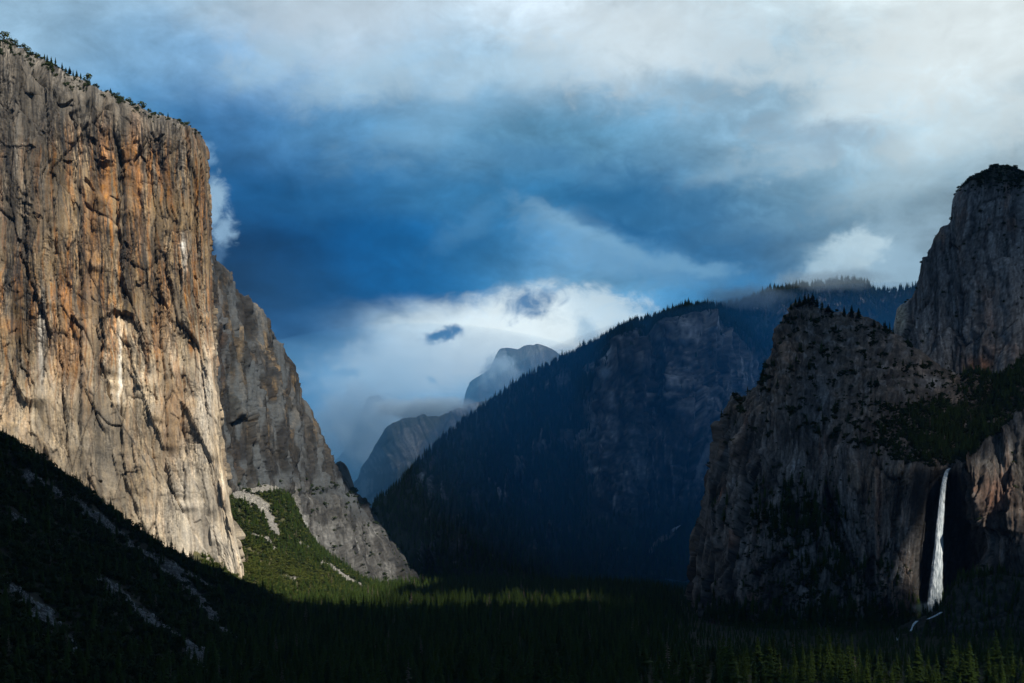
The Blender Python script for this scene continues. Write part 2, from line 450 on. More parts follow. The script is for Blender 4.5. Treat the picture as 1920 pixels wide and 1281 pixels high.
# ------------------------------------------------------------------ granite relief
def granite(s, z, seed, k=1.0, plates=(1, 1, 1), fold=1.0, detail=1.0):
    """relief in metres and tone fields of a jointed vertical granite wall; s along the wall, z up"""
    w1 = fbm(s / 160, z / 260, 3, seed) ; w2 = fbm(s / 40, z / 70, 3, seed + 5)
    sw = s + 26 * w1 + 7 * w2; zw = z + 40 * fbm(s / 120, z / 200, 2, seed + 9)
    e1, a1, b1, tx1, ty1 = cells(sw / 62, zw / 230, seed + 1)
    e2, a2, b2, tx2, ty2 = cells(sw / 21 + a1 * 3, zw / 74 + b1 * 3, seed + 2)
    rot = .35 + .5 * w1
    e3, a3, b3, tx3, ty3 = cells((sw + rot * zw * .35 + 3 * w2) / 9.0 + a2 * 5, (zw - .3 * sw) / 26 + 2 * w2, seed + 3)
    d = plates[0] * ((a1 - 0.5) * 20 + (b1 - 0.5) * tx1 * 16 + ty1 * (a1 - 0.35) * 12)
    d += plates[1] * ((a2 - 0.5) * 8 + (b2 - 0.5) * tx2 * 9 + ty2 * (a2 - 0.3) * 6)
    d += detail * plates[2] * ((a3 - 0.5) * 2.4 + (b3 - 0.5) * tx3 * 3.2 + ty3 * (b3 - 0.5) * 1.2) * (.35 + 1.1 * sst(-.25, .35, fbm(s / 45, z / 80, 3, seed + 24)))
    d -= 6 * np.exp(-e1 / 0.035) + 3.2 * np.exp(-e2 / 0.06) + detail * 1.2 * np.exp(-e3 / 0.12)
    d += fold * (16 * fbm(sw / 130, z / 700, 2, seed + 20) + 5 * fbm(sw / 26, z / 420, 3, seed + 21))
    d += detail * (2.4 * ridged(sw / 9, z / 120, 3, seed + 22) + 1.6 * fbm(s / 7, z / 9, 3, seed + 23))
    streak = fbm(sw / 11, z / 330, 4, seed + 30, 0.6)
    fstreak = fbm(sw / 3.6, z / 130, 3, seed + 34, 0.6)
    patch = fbm(sw / 60, z / 110, 4, seed + 38)
    crack = np.exp(-e1 / 0.03) + 0.8 * np.exp(-e2 / 0.05) + 0.35 * np.exp(-e3 / 0.1)
    return d * k, dict(streak=streak, fstreak=fstreak, patch=patch, crack=crack, a1=a1, a2=a2, a3=a3, b1=b1, b2=b2)

def corners(s, z, seed, sc=55., amp=12., hz=420.):
    """stepped open-book corners: sheets that stand proud to the right of each crack line"""
    q = s / sc + 1.1 * fbm(s / (sc * 4), z / hz, 3, seed) + .12 * fbm(s / sc, z / (sc * 1.2), 3, seed + 3)
    fr = q - np.floor(q); k = np.floor(q).astype(np.int32)
    h = _RA[k % NTAB, (k * 7 + seed) % NTAB]; h2 = _RB[(k * 3 + seed) % NTAB, k % NTAB]
    act = sst(-.15, .25, fbm(k * 3.7 + .01 * z / 1.0, z / (sc * 4) + h * 40, 3, seed + 5))
    ramp = (1 - fr) ** (1.2 + 2 * h2)
    edge = np.exp(-fr / .05) * act
    return amp * (.35 + h) * ramp * act, edge, h, act
def seg_dist(px, py, pts):
    """signed side and distance in the px plane to a polyline, plus position along it"""
    best = np.full(px.shape, 1e9); side = np.zeros(px.shape); al = np.zeros(px.shape)
    n = len(pts) - 1
    for i in range(n):
        x0, y0 = pts[i]; x1, y1 = pts[i + 1]
        dx, dy = x1 - x0, y1 - y0; L2 = dx * dx + dy * dy
        t = np.clip(((px - x0) * dx + (py - y0) * dy) / L2, 0, 1)
        ex, ey = px - x0 - t * dx, py - y0 - t * dy
        d = np.hypot(ex, ey); m = d < best
        best = np.where(m, d, best); side = np.where(m, np.sign(dx * ey - dy * ex), side); al = np.where(m, (i + t) / n, al)
    return best, side, al

C3 = lambda *c: np.array(c, np.float32)

def zone_r(s, y): return sst(-.3, .3, fbm(s / 20, y / 8, 3, 63))
# ================================================================== 1. the big sunlit wall
# ribs run bottom to top: base, four levels, rim, skyline, two levels behind
def wall_ribs():
    nose = [(462,1112,2990),(455,1080,3000),(436,985,3020),(420,880,3050),(409,770,3080),(398,650,3110),(389,520,3140),(386,380,3170),(380,275,3200),(368,244,3260)]
    ys   = [None]*10
    R = []
    def rib(xs, base_y, rim, sky, D0, D1):
        ysn = np.linspace(base_y, rim, 9)
        Ds = np.linspace(D0, D1, 9)
        pts = [(xs[0] + (xs[1]-xs[0]) * ((i/8.0)), ysn[i], Ds[i]) for i in range(9)]
        pts.append((xs[1] - 4, sky, D1 + 130))
        return pts
    R.append(rib((-190, -210), 1000, 30, -20, 2800, 2960))
    R.append(rib((-110, -120), 1010, 70, 20, 2830, 3000))
    R.append(rib((-20, -20), 1030, 108, 66, 2855, 3030))
    R.append(rib((60, 40), 1040, 118, 88, 2880, 3055))
    R.append(rib((130, 95), 1050, 150, 116, 2900, 3080))
    R.append(rib((200, 160), 1070, 185, 152, 2925, 3105))
    R.append(rib((275, 225), 1090, 212, 186, 2945, 3130))
    R.append(rib((345, 290), 1105, 240, 210, 2965, 3152))
    R.append(rib((410, 340), 1112, 258, 230, 2980, 3175))
    R.append(nose)
    R.append([(x + 3, y + 4, D + 60) for x, y, D in nose])
    R.append([(x - 8, y + 14, D + 260) for x, y, D in nose])
    R.append([(x - 50, y + 40, D + 800) for x, y, D in nose])
    # behind the skyline
    out = []
    for r in R:
        x, y, D = r[-1]
        out.append(r + [(x - 10, y + 6, D + 160), (x - 30, y + 60, D + 700)])
    return out
P, PX, PY, tu, tv = loft(wall_ribs(), 470, 860)
Nn = normals(P); S = arclen(P).astype(np.float32); Z = P[..., 2].astype(np.float32)
zone = sst(-.12, .22, fbm(S / 60, Z / 150, 4, 61) + .06 - .10 * sst(600, 820, PY))
d, tf = granite(S, Z, 3, 1.0, (1.0, 1.2, 1.8), 1.0, .22 + 1.0 * zone)
cA, eA, hA, aA = corners(S, Z, 301, 58., 17.)
cB, eB, hB, aB = corners(S, Z, 331, 27., 5.5, 300.)
cC, eC, hC, aC = corners(S, Z, 361, 12., 1.5, 240.)
lowp = sst(600, 820, PY)
d *= 1 - .55 * lowp
d += cA * (1 - .45 * lowp) + cB * (1 - .75 * lowp) + cC * (1 - .8 * lowp)
# curved exfoliation sheets that peel off the lower wall
lean = (S * .92 - (1250 - Z) * .30)
cD, eD, hD, aD = corners(lean, Z, 391, 88., 24., 900.)
d += cD * lowp
# hand-placed relief: the heart recess, leaning flakes, roofs, the long ledge
def overhang(px, py, pts, depth, width):
    """wall stands proud above/right of the line and falls back across it"""
    dd, sd, al = seg_dist(px, py, pts)
    return depth * np.exp(-dd / width) * (sd > 0), dd, sd
def flake(px, py, poly_pts, depth, fall):
    dd, sd, al = seg_dist(px, py, poly_pts)
    return depth * np.where(sd > 0, np.exp(-dd / fall), 0)
wx = PX + 5 * fbm(S / 40, Z / 40, 3, 71); wy = PY + 7 * fbm(S / 50, Z / 50, 3, 72)
face = 1 - sst(420, 470, PX) * 0
# heart: two arches with the recess under them
heart = [(186,640),(190,612),(200,590),(214,574),(224,580),(236,578),(252,590),(262,620),(272,655),(279,690)]
dd, sd, al = seg_dist(wx, wy, heart)
inside = (sd < 0)
d += np.where(inside, 0, 0)
rec = np.exp(-np.maximum(0, (wy - 575)) / 90) * sst(186, 200, wx) * sst(285, 262, wx) * sst(568, 590, wy)
d -= 26 * rec * (np.interp(wx, [186, 200, 214, 224, 236, 252, 262, 279], [640, 590, 574, 581, 578, 590, 620, 690]) < wy)
# long leaning flakes; each stands out to the lower left of its line
for pts, dep, fl in [
    ([(15,585),(40,590),(58,620),(80,650),(82,690)], 22, 70),
    ([(180,690),(215,760),(260,830),(300,870)], 16, 60),
    ([(232,720),(262,800),(300,880),(330,940)], 9, 40),
    ([(100,840),(122,790),(140,790),(150,830),(152,900)], 12, 40),
    ([(300,560),(318,600),(330,620)], 14, 24),
    ([(195,980),(215,930),(228,890),(250,960)], 8, 30),
    ([(320,920),(350,975),(372,1010),(400,1060)], 9, 34),
    ([(225,850),(250,900),(262,960),(268,1010)], 9, 26), ([(340,790),(356,850),(366,900),(390,960)], 11, 34), ([(305,700),(322,760),(352,830)], 9, 30),
    ([(282,590),(296,650),(300,720)], 10, 26), ([(385,960),(400,1000),(408,1040)], 8, 20), ([(60,760),(95,800),(125,860),(150,930)], 12, 44), ([(112,690),(108,760),(118,820)], 7, 24),
    ([(60,140),(72,130),(95,180)], 20, 40),
    ([(130,205),(146,222),(142,260),(118,290)], 16, 30),
    ([(285,720),(300,800),(330,900)], 7, 40),
    ([(90,450),(100,500),(112,520)], 12, 26)]:
    dd, sd, al = seg_dist(wx, wy, pts)
    d -= dep * np.where(sd < 0, np.exp(-dd / fl), 0) * np.exp(-dd / 60) * sst(-0.0, 0.12, al)
# small roofs: wedge caves with sharp lips
for (x, y, w, h, dep, sk) in [(82,152,17,26,24,.5),(118,194,16,9,16,-.6),(141,232,6,22,18,.2),(178,275,8,13,13,.1),(171,348,7,12,13,.8),
                          (130,299,14,4,9,.2),(187,304,12,5,10,-.2),(72,410,9,6,12,.4),(241,468,5,11,12,.3),(368,527,5,6,10,0),
                          (312,572,6,20,12,1.0),(298,262,13,4,9,-.3),(352,266,9,4,8,.3),(232,330,5,9,9,.4),(188,905,6,4,10,.2)]:
    qx = (wx - x - sk * (wy - y)) / w; qy = (wy - y) / h
    top = sst(-1.05, -0.9, qy + .25 * np.sin(qx * 3 + x))
    d -= dep * top * np.clip(.5 - qy * 0.5, 0, 1) * sst(1.0, 0.6, np.abs(qx) + 0.45 * (qy + 1)) * 1.3
# the horizontal dark ledge across the upper wall
led = np.interp(wx, [0, 60, 120, 200, 260, 330], [268, 285, 296, 302, 300, 292])
d += 5 * np.exp(-np.maximum(0, led - wy) / 20) * (wy < led) * sst(260, 200, wx) * sst(-.1, .2, fbm(S / 30, S * 0, 3, 64))
# great corner systems that run the height of the wall
for x0, x1, dep in [(45,60,10),(96,128,12),(152,150,10),(232,232,12),(285,318,10),(330,352,7),(365,395,6)]:
    xl = x0 + (x1 - x0) * (wy - 250) / 650.0 + 5 * fbm(wy / 60, wy * 0 + x0, 2, 77)
    q = wx - xl
    d -= dep * np.where(q < 0, np.exp(q / 14), 0) * sst(230, 300, wy) * sst(950, 760, wy)
rim = sst(0, 1, tv - 8.0)[None, :] * np.ones_like(PX)
d = d * (1 - 0.75 * rim) + rim * (6 * fbm(S / 22, PY / 6, 4, 90) + 5 * (cells(S / 16, PY / 4.0, 91)[1] - 0.5))
noseg = np.exp(-((tu - 9.4) / .8) ** 2)[:, None]
d = d * (1 - .8 * noseg) 
P2 = P + Nn * d[..., None]
# tone of the rock
tan_, org, gry, drk, pale, wht = C3(.26,.19,.115), C3(.30,.150,.062), C3(.125,.118,.108), C3(.028,.028,.03), C3(.60,.505,.375), C3(.74,.70,.63)
st, fs, pa = tf['streak'], tf['fstreak'], tf['patch']
col = np.zeros(P.shape, np.float32) + tan_
low = sst(540, 740, PY + 70 * pa + 0.3 * (PX - 200))
lowz = np.maximum(low * (.62 + .6 * sst(-.3, .3, fbm(lean / 50, Z / 200, 3, 66))), sst(330, 400, PX + 20 * pa) * 0.65 * sst(480, 600, PY))
col = mixv(col, pale, np.clip(lowz * (0.75 + 0.5 * fs), 0, 1))
fo = sst(-0.05, 0.32, st + 0.35 * pa + 0.2 * fs) * sst(170, 260, PY) * (1 - 0.72 * sst(640, 820, PY))
col = mixv(col, org, np.clip(fo, 0, 1) * 0.9)
og = sst(0.05, 0.4, -st + 0.5 * pa) * (1 - 0.6 * low)
col = mixv(col, gry, np.clip(og, 0, 1) * 0.75)
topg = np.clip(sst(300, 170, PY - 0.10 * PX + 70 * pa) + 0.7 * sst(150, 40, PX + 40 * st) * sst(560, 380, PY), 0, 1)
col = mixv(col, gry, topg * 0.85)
wet = sst(0.16, 0.42, fs + 0.8 * vn(S / 24, Z / 600, 55)) * (1 - 0.55 * low)
col = mixv(col, drk, np.clip(wet, 0, 1) * 0.72)
band = np.exp(-((PX - np.interp(PY, [430, 700, 1000], [184, 184, 188])) / 5.0) ** 2) + 0.8 * np.exp(-((PX - 152) / 4.0) ** 2) * sst(900, 700, PY)
col = mixv(col, drk, np.clip(band * sst(430, 560, PY), 0, 1) * 0.55)
col = mixv(col, gry * 0.62, np.exp(-(((PX - 190) / 60) ** 2 + ((PY - 860) / 120) ** 2)) * 0.75)
for (x, y, rx, ry, f) in [(345,462,5,8,1),(78,650,7,60,.8),(225,690,3,50,1),(345,480,4,30,.6),(165,960,8,12,.6),(385,760,14,80,.45),(360,960,50,90,.4),(410,1050,40,50,.4)]:
    col = mixv(col, wht, np.clip(1.5 * np.exp(-((wx - x) / rx) ** 2 - ((wy - y) / ry) ** 2), 0, 1) * f)
for (x, y, rx, ry, f) in [(25,610,22,14,.8),(130,655,30,60,.7),(258,360,10,90,.8),(180,420,14,90,.5),(170,500,10,80,.6),(330,780,28,60,.6),(305,600,20,60,.5),(250,290,8,60,.8)]:
    col = mixv(col, org, np.clip(1.5 * np.exp(-((wx - x) / rx) ** 2 - ((wy - y) / ry) ** 2), 0, 1) * f * (0.7 + 0.5 * fs))
col *= (.80 + .45 * hA * aA + .12 * hB)[..., None]
col = mixv(col, drk, np.clip(1.0 * sst(-.08, .22, fbm(S / 7, Z / 260, 3, 65) - .25) * (1 - low), 0, .8) * aA)
col *= (0.86 + 0.30 * tf['a2'] + 0.14 * (tf['a3'] - 0.5))[..., None]
col = mixv(col, drk, np.clip(tf['crack'], 0, 1) * 0.45)
col = mixv(col, C3(.22, .205, .185) * (0.25 + 1.1 * cells(S / 7, PY / 2.0, 95)[1])[..., None], rim * (.7 + .3 * zone_r(S, PY)))
micro = (1 - .3 * low) * (.25 + 1.25 * zone) * fbm(S / 2.8, Z / 36, 3, 97, .7) + (.35 + .6 * zone) * fbm(S / 4, Z / 6, 4, 98, .75)
col *= np.clip(1 + 1.1 * micro, .3, 1.8)[..., None]
broad = fbm(S / 34 + .6 * tf['patch'], Z / 420, 3, 62)
col *= np.clip(1.02 + 1.2 * broad * (1 - .55 * low), .45, 1.5)[..., None]
hair = np.clip(ridged(S / 13 + .5 * tf['patch'], Z / 190, 3, 99) - .45, 0, 1) * 2.4 * (1 - .6 * low) * zone
lc = np.zeros(PX.shape)  # dark lines for cracks, and painted shade under heart and flake edges
for pts, w_ in [([(20,560),(45,575),(62,600),(84,650),(80,720)],2.2),([(190,640),(198,600),(212,578)],3),([(224,580),(250,590),(262,620),(272,660),(280,700)],4),([(232,720),(262,800),(300,890)],1.6),
                ([(180,690),(215,770),(262,850),(300,905)],1.5),([(225,850),(252,905),(264,965),(268,1010)],2),([(340,790),(358,850),(368,905),(392,965)],2),([(152,700),(152,900),(150,1000)],2.5),([(60,760),(98,805),(128,862),(150,930)],1.5),
                ([(100,480),(108,560),(116,640)],2),([(232,340),(234,470)],2.5),([(150,300),(152,420)],1.6),([(285,420),(290,540)],2),([(385,965),(402,1005),(410,1045)],1.5),([(0,272),(50,288),(100,300),(160,304),(215,300)],1.6)]:
    dd, sd, al = seg_dist(wx, wy, pts); lc = np.maximum(lc, np.exp(-(dd / w_) ** 2) * sst(-.45, .1, fbm(S / 9, Z / 14, 2, int(pts[0][1]))))
col = np.clip(mixv(col, drk, np.clip(np.maximum(hair, lc * .85), 0, .88)), 0.012, 0.85)
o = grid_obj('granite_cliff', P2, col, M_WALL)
tag(o, 'huge sunlit tan and orange granite wall on the left with a sharp prow', 'cliff', kind='structure')
WALL = (P2, PX, PY, tv)
print('wall', time.time() - T0)

# ================================================================== 2. flank wall behind the prow
def back(r, dx=-22, dy=26, dD=420, n=2):
    x, y, D = r[-1]
    return r + [(x + dx * 0.25, y + dy * 0.1, D + dD * 0.3), (x + dx, y + dy, D + dD)]
def rib3(a, b, c, n=7):
    """three-point rib resampled to n points"""
    q = np.array([a, b, c], float); t = np.linspace(0, 2, n)
    return [tuple(v) for v in hermite(q, t, 0)]
fl = [
 rib3((380,950,3450),(350,700,3550),(310,430,3650)),
 rib3((424,945,3500),(398,700,3600),(362,452,3720)),
 rib3((450,940,3550),(420,705,3650),(389,474,3800)),
 rib3((488,938,3640),(465,725,3740),(436,516,3880)),
 rib3((525,940,3720),(505,750,3820),(474,566,3950)),
 rib3((546,1010,3740),(530,790,3880),(512,608,4020)),
 rib3((578,1052,3800),(556,840,3950),(540,655,4100)),
 rib3((618,1086,3850),(585,890,4020),(560,722,4180)),
 rib3((664,1104,3950),(628,935,4100),(589,790,4260)),
 rib3((712,1100,4070),(668,980,4180),(618,858,4350)),
 rib3((745,1110,4130),(712,1010,4250),(652,912,4430)),
 rib3((772,1114,4200),(750,1045,4330),(700,962,4500)),
 rib3((792,1116,4260),(780,1080,4400),(748,1025,4560)),
 rib3((800,1117,4330),(795,1102,4450),(785,1080,4620)),
 rib3((802,1118,4700),(797,1106,4760),(785,1086,4850))]
P, PX, PY, tu, tv = loft([back(r) for r in fl], 300, 420)
Nn = normals(P); S = arclen(P); S = S.astype(np.float32); Z = P[..., 2].astype(np.float32)
d, tf = granite(S, Z, 41, 1.1, (1.2, 1.3, 1.2), 1.3)
lowf = sst(900, 960, PY + 0.4 * (600 - PX) * (PX > 540))
cA, eA, hA, aA = corners(S, Z, 421, 46., 16.)
cB, eB, hB, aB = corners(S, Z, 431, 17., 6.)
d += (cA + cB) * (1 - .5 * lowf) + 12 * fbm(S / 120, Z / 300, 3, 47) * (1 - 0.6 * lowf)
d *= 1 - .45 * sst(4.6, 6.2, tv)[None, :]
wx = PX + 4 * fbm(S / 60, Z / 40, 3, 71)
dd, sd, al = seg_dist(wx, PY, [(520,610),(522,700),(528,800),(540,880)])
d -= 30 * np.where(sd < 0, np.exp(-dd / 12), 0)
dd, sd, al = seg_dist(PX, PY, [(430,926),(480,924),(540,930),(600,925),(650,925)])
d -= 8 * np.exp(-(dd / 6) ** 2)
P2 = P + Nn * d[..., None]
st, fs, pa = tf['streak'], tf['fstreak'], tf['patch']
col = np.zeros(P.shape, np.float32) + C3(.125, .12, .115)
col = mixv(col, C3(.42, .31, .19), sst(-0.02, 0.22, pa + .5 * fs) * sst(880, 780, PY))
col = mixv(col, C3(.085, .095, .105), sst(-0.0, 0.35, st - 0.2 * pa))
col = mixv(col, C3(.30, .23, .15), sst(0.1, 0.5, fs - 0.3 * pa) * sst(880, 760, PY) * 0.8)
col = mixv(col, C3(.24, .13, .075), np.clip(np.exp(-((wx - 410) / 12) ** 2) * sst(520, 600, PY) * sst(760, 690, PY) + np.exp(-((wx - 445) / 16) ** 2 - ((PY - 850) / 60) ** 2), 0, 1) * 0.6)
col = mixv(col, C3(.16, .19, .20), np.exp(-((wx - 440) / 28) ** 2 - ((PY - 780) / 110) ** 2) * 0.6)
col = mixv(col, C3(.05, .05, .053), sst(0.15, 0.45, fs + vn(S / 30, Z / 500, 66) * 0.9) * 0.7)
col = mixv(col, C3(.40, .40, .395), lowf * sst(-0.35, 0.25, pa + 0.3 * fs) * sst(800, 680, PX) * 0.95)
col = mixv(col, C3(.44, .40, .34), lowf * np.exp(-((wx - 470) / 50) ** 2) * 0.8)
col = mixv(col, C3(.45, .40, .33), np.exp(-((wx - 447) / 12) ** 2 - ((PY - 905) / 20) ** 2) * 0.8)
col *= (0.75 + 0.5 * tf['a2'] + 0.2 * (tf['a3'] - 0.5))[..., None]
col *= np.clip(1 + 1.3 * fbm(S / 4, Z / 22, 4, 77, .75) + .9 * fbm(S / 26, Z / 200, 3, 78), .25, 2.0)[..., None]
col = mixv(col, C3(.03, .03, .03), np.clip(tf['crack'], 0, 1) * 0.5)
col *= (.25 + .62 * lowf * sst(600, 560, PX - .2 * (PY - 960)) + .22 * hA * aA)[..., None]  # dark diorite tone, with the dimness of grazing light painted in
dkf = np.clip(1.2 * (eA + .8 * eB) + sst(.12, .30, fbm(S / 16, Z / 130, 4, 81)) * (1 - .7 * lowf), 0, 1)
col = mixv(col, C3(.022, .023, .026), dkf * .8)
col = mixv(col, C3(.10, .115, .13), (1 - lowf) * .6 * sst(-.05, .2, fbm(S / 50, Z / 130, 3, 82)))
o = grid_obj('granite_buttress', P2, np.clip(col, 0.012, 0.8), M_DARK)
tag(o, 'grey-brown streaked flank wall receding behind the sunlit prow to the valley', 'cliff', kind='structure')
FLANK = (P2, PX, PY, tv)
print('flank', time.time() - T0)

# ================================================================== 3. sunlit talus apron
tal = [
 rib3((330,1150,2500),(360,1060,2850),(380,960,3300)),
 rib3((420,1150,2700),(424,1060,3050),(428,935,3420)),
 rib3((500,1152,2850),(484,1050,3150),(462,928,3500)),
 rib3((570,1150,3000),(540,1048,3300),(505,916,3620)),
 rib3((630,1145,3150),(585,1060,3420),(542,936,3720)),
 rib3((690,1138,3350),(638,1088,3570),(582,1012,3810)),
 rib3((750,1130,3560),(705,1106,3760),(640,1064,3900)),
 rib3((810,1125,3760),(775,1116,3930),(715,1106,4030)),
 rib3((870,1122,3900),(850,1116,4080),(800,1108,4250))]
P, PX, PY, tu, tv = loft([r + [(r[-1][0] - 8, r[-1][1] - 6, r[-1][2] + 120)] for r in tal], 200, 190)
Nn = normals(P); X_, Y_ = P[..., 0].astype(np.float32), P[..., 1].astype(np.float32)
d = 14 * fbm(X_ / 120, Y_ / 160, 4, 101) + 3 * ridged(X_ / 25, Y_ / 60, 3, 102) + 1.5 * fbm(X_ / 5, Y_ / 5, 2, 103)
P2 = P + Nn * d[..., None]
def lanes(px, py, items):
    m = np.zeros(px.shape)
    for pts, w in items:
        dd, sd, al = seg_dist(px, py, pts)
        m = np.maximum(m, np.clip(1.35 - dd / w, 0, 1))
    return m
jx = PX + 5 * fbm(X_ / 30, Y_ / 30, 3, 104); jy = PY + 4 * fbm(X_ / 30, Y_ / 30, 3, 105)
TAL_SCREE = [([(440,928),(470,935),(495,950),(505,975),(515,1000)], 9), ([(470,922),(520,916),(560,935)], 7),
             ([(600,1058),(625,1068),(650,1085),(680,1103)], 6), ([(645,1060),(690,1082),(735,1108)], 5),
             ([(560,1020),(580,1034)], 3), ([(505,1078),(530,1084),(560,1092)], 2.6), ([(472,1006),(500,1015),(515,1035)], 3)]
sc_t = lanes(jx, jy, TAL_SCREE)
col = np.zeros(P.shape, np.float32) + C3(.085, .085, .045)
col = mixv(col, C3(.13, .12, .06), sst(0, .4, fbm(X_ / 20, Y_ / 30, 3, 107)))
col = mixv(col, C3(.36, .345, .31) * (0.35 + 0.9 * cells(X_ / 5, Y_ / 5, 108)[1])[..., None], sst(0.2, 0.6, sc_t))
o = grid_obj('talus_slope', P2, col, M_SOIL)
tag(o, 'sunlit green talus apron with pale scree below the flank wall', 'slope', kind='structure')
TALUS = (P2, PX, PY, sc_t)

# ================================================================== 4. shaded hillside, left foreground
hill = []
for c, b in [((-260,640,1500),(-260,1400,560)), ((-130,735,1620),(-130,1380,640)), ((-50,792,1740),(-50,1370,700)), ((0,822,1800),(20,1365,760)),
             ((60,862,1890),(110,1360,830)), ((130,908,1990),(200,1355,900)), ((200,958,2090),(290,1350,970)), ((280,1017,2210),(380,1345,1050)),
             ((360,1062,2360),(460,1340,1130)), ((450,1100,2570),(540,1335,1190)), ((540,1130,2780),(620,1325,1260)), ((640,1152,2900),(700,1310,1340)),
             ((760,1168,2920),(800,1290,1440))]:
    cx_, cy_, cD = c; bx_, by_, bD = b
    mid = ((cx_ + bx_) / 2, (cy_ + by_) / 2 , (cD + bD) / 2 + 40)
    r = rib3(b, mid, c, 6)
    if cx_ < 600:
        z0 = ZC + (HY - cy_) / F * cD
        def atz(px, D, z): return (px, HY - (z - ZC) * F / D, D)
        r += [atz(cx_ + 6, cD + 120, z0 - 22), atz(cx_ + 10, cD + 330, z0 - 150)]
    else:
        r += [(cx_, cy_ + 1, cD + 60), (cx_, cy_ + 3, cD + 120)]
    hill.append(r)
P, PX, PY, tu, tv = loft(hill, 330, 300)
Nn = normals(P); X_, Y_ = P[..., 0].astype(np.float32), P[..., 1].astype(np.float32)
cr_ = (X_ * 0.8 + Y_ * 0.6); al_ = (-X_ * 0.6 + Y_ * 0.8)
d = 12 * fbm(X_ / 150, Y_ / 200, 4, 111) + 3.0 * fbm(X_ / 22, Y_ / 22, 3, 112) + 1.4 * fbm(X_ / 4, Y_ / 4, 2, 113)
d *= sst(0, 1.0, tu[:, None] * np.ones_like(PX)) * 1.0
jx = PX + 9 * fbm(X_ / 30, Y_ / 50, 3, 114); jy = PY + 9 * fbm(X_ / 34, Y_ / 50, 3, 115)
HILL_SCREE = [([(45,890),(90,915),(140,945),(185,975),(230,1004)], 10), ([(240,1020),(290,1050),(330,1085),(380,1135),(430,1190),(480,1235)], 12),
              ([(300,1050),(360,1090),(420,1120),(470,1150)], 5),
              ([(98,1028),(125,1050),(150,1068)], 7), ([(185,1090),(230,1120),(270,1160),(330,1195),(400,1235)], 14), ([(330,1195),(370,1240),(400,1281)], 13),
              ([(0,1085),(50,1120),(90,1150)], 15), ([(60,1140),(110,1180),(150,1225)], 18), ([(25,970),(45,985)], 6)]
sc_h = lanes(jx, jy, HILL_SCREE) * sst(-0.75, 0.05, fbm(X_ / 14, Y_ / 22, 3, 116) )
P2 = P + Nn * d[..., None]
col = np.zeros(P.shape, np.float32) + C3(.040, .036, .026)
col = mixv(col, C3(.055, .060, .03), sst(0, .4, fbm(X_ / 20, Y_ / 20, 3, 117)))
col = mixv(col, C3(.075, .075, .077) * (0.3 + 1.2 * cells(X_ / 4, Y_ / 4, 118)[1])[..., None], sst(0.25, 0.7, sc_h))  # same rock as the talus scree, painted darker to sink into shade
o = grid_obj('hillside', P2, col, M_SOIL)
tag(o, 'dark shaded hillside with faint scree streaks, left foreground below the wall', 'hillside', kind='structure')
HILL = (P2, PX, PY, sc_h, tv)
print('hill', time.time() - T0)

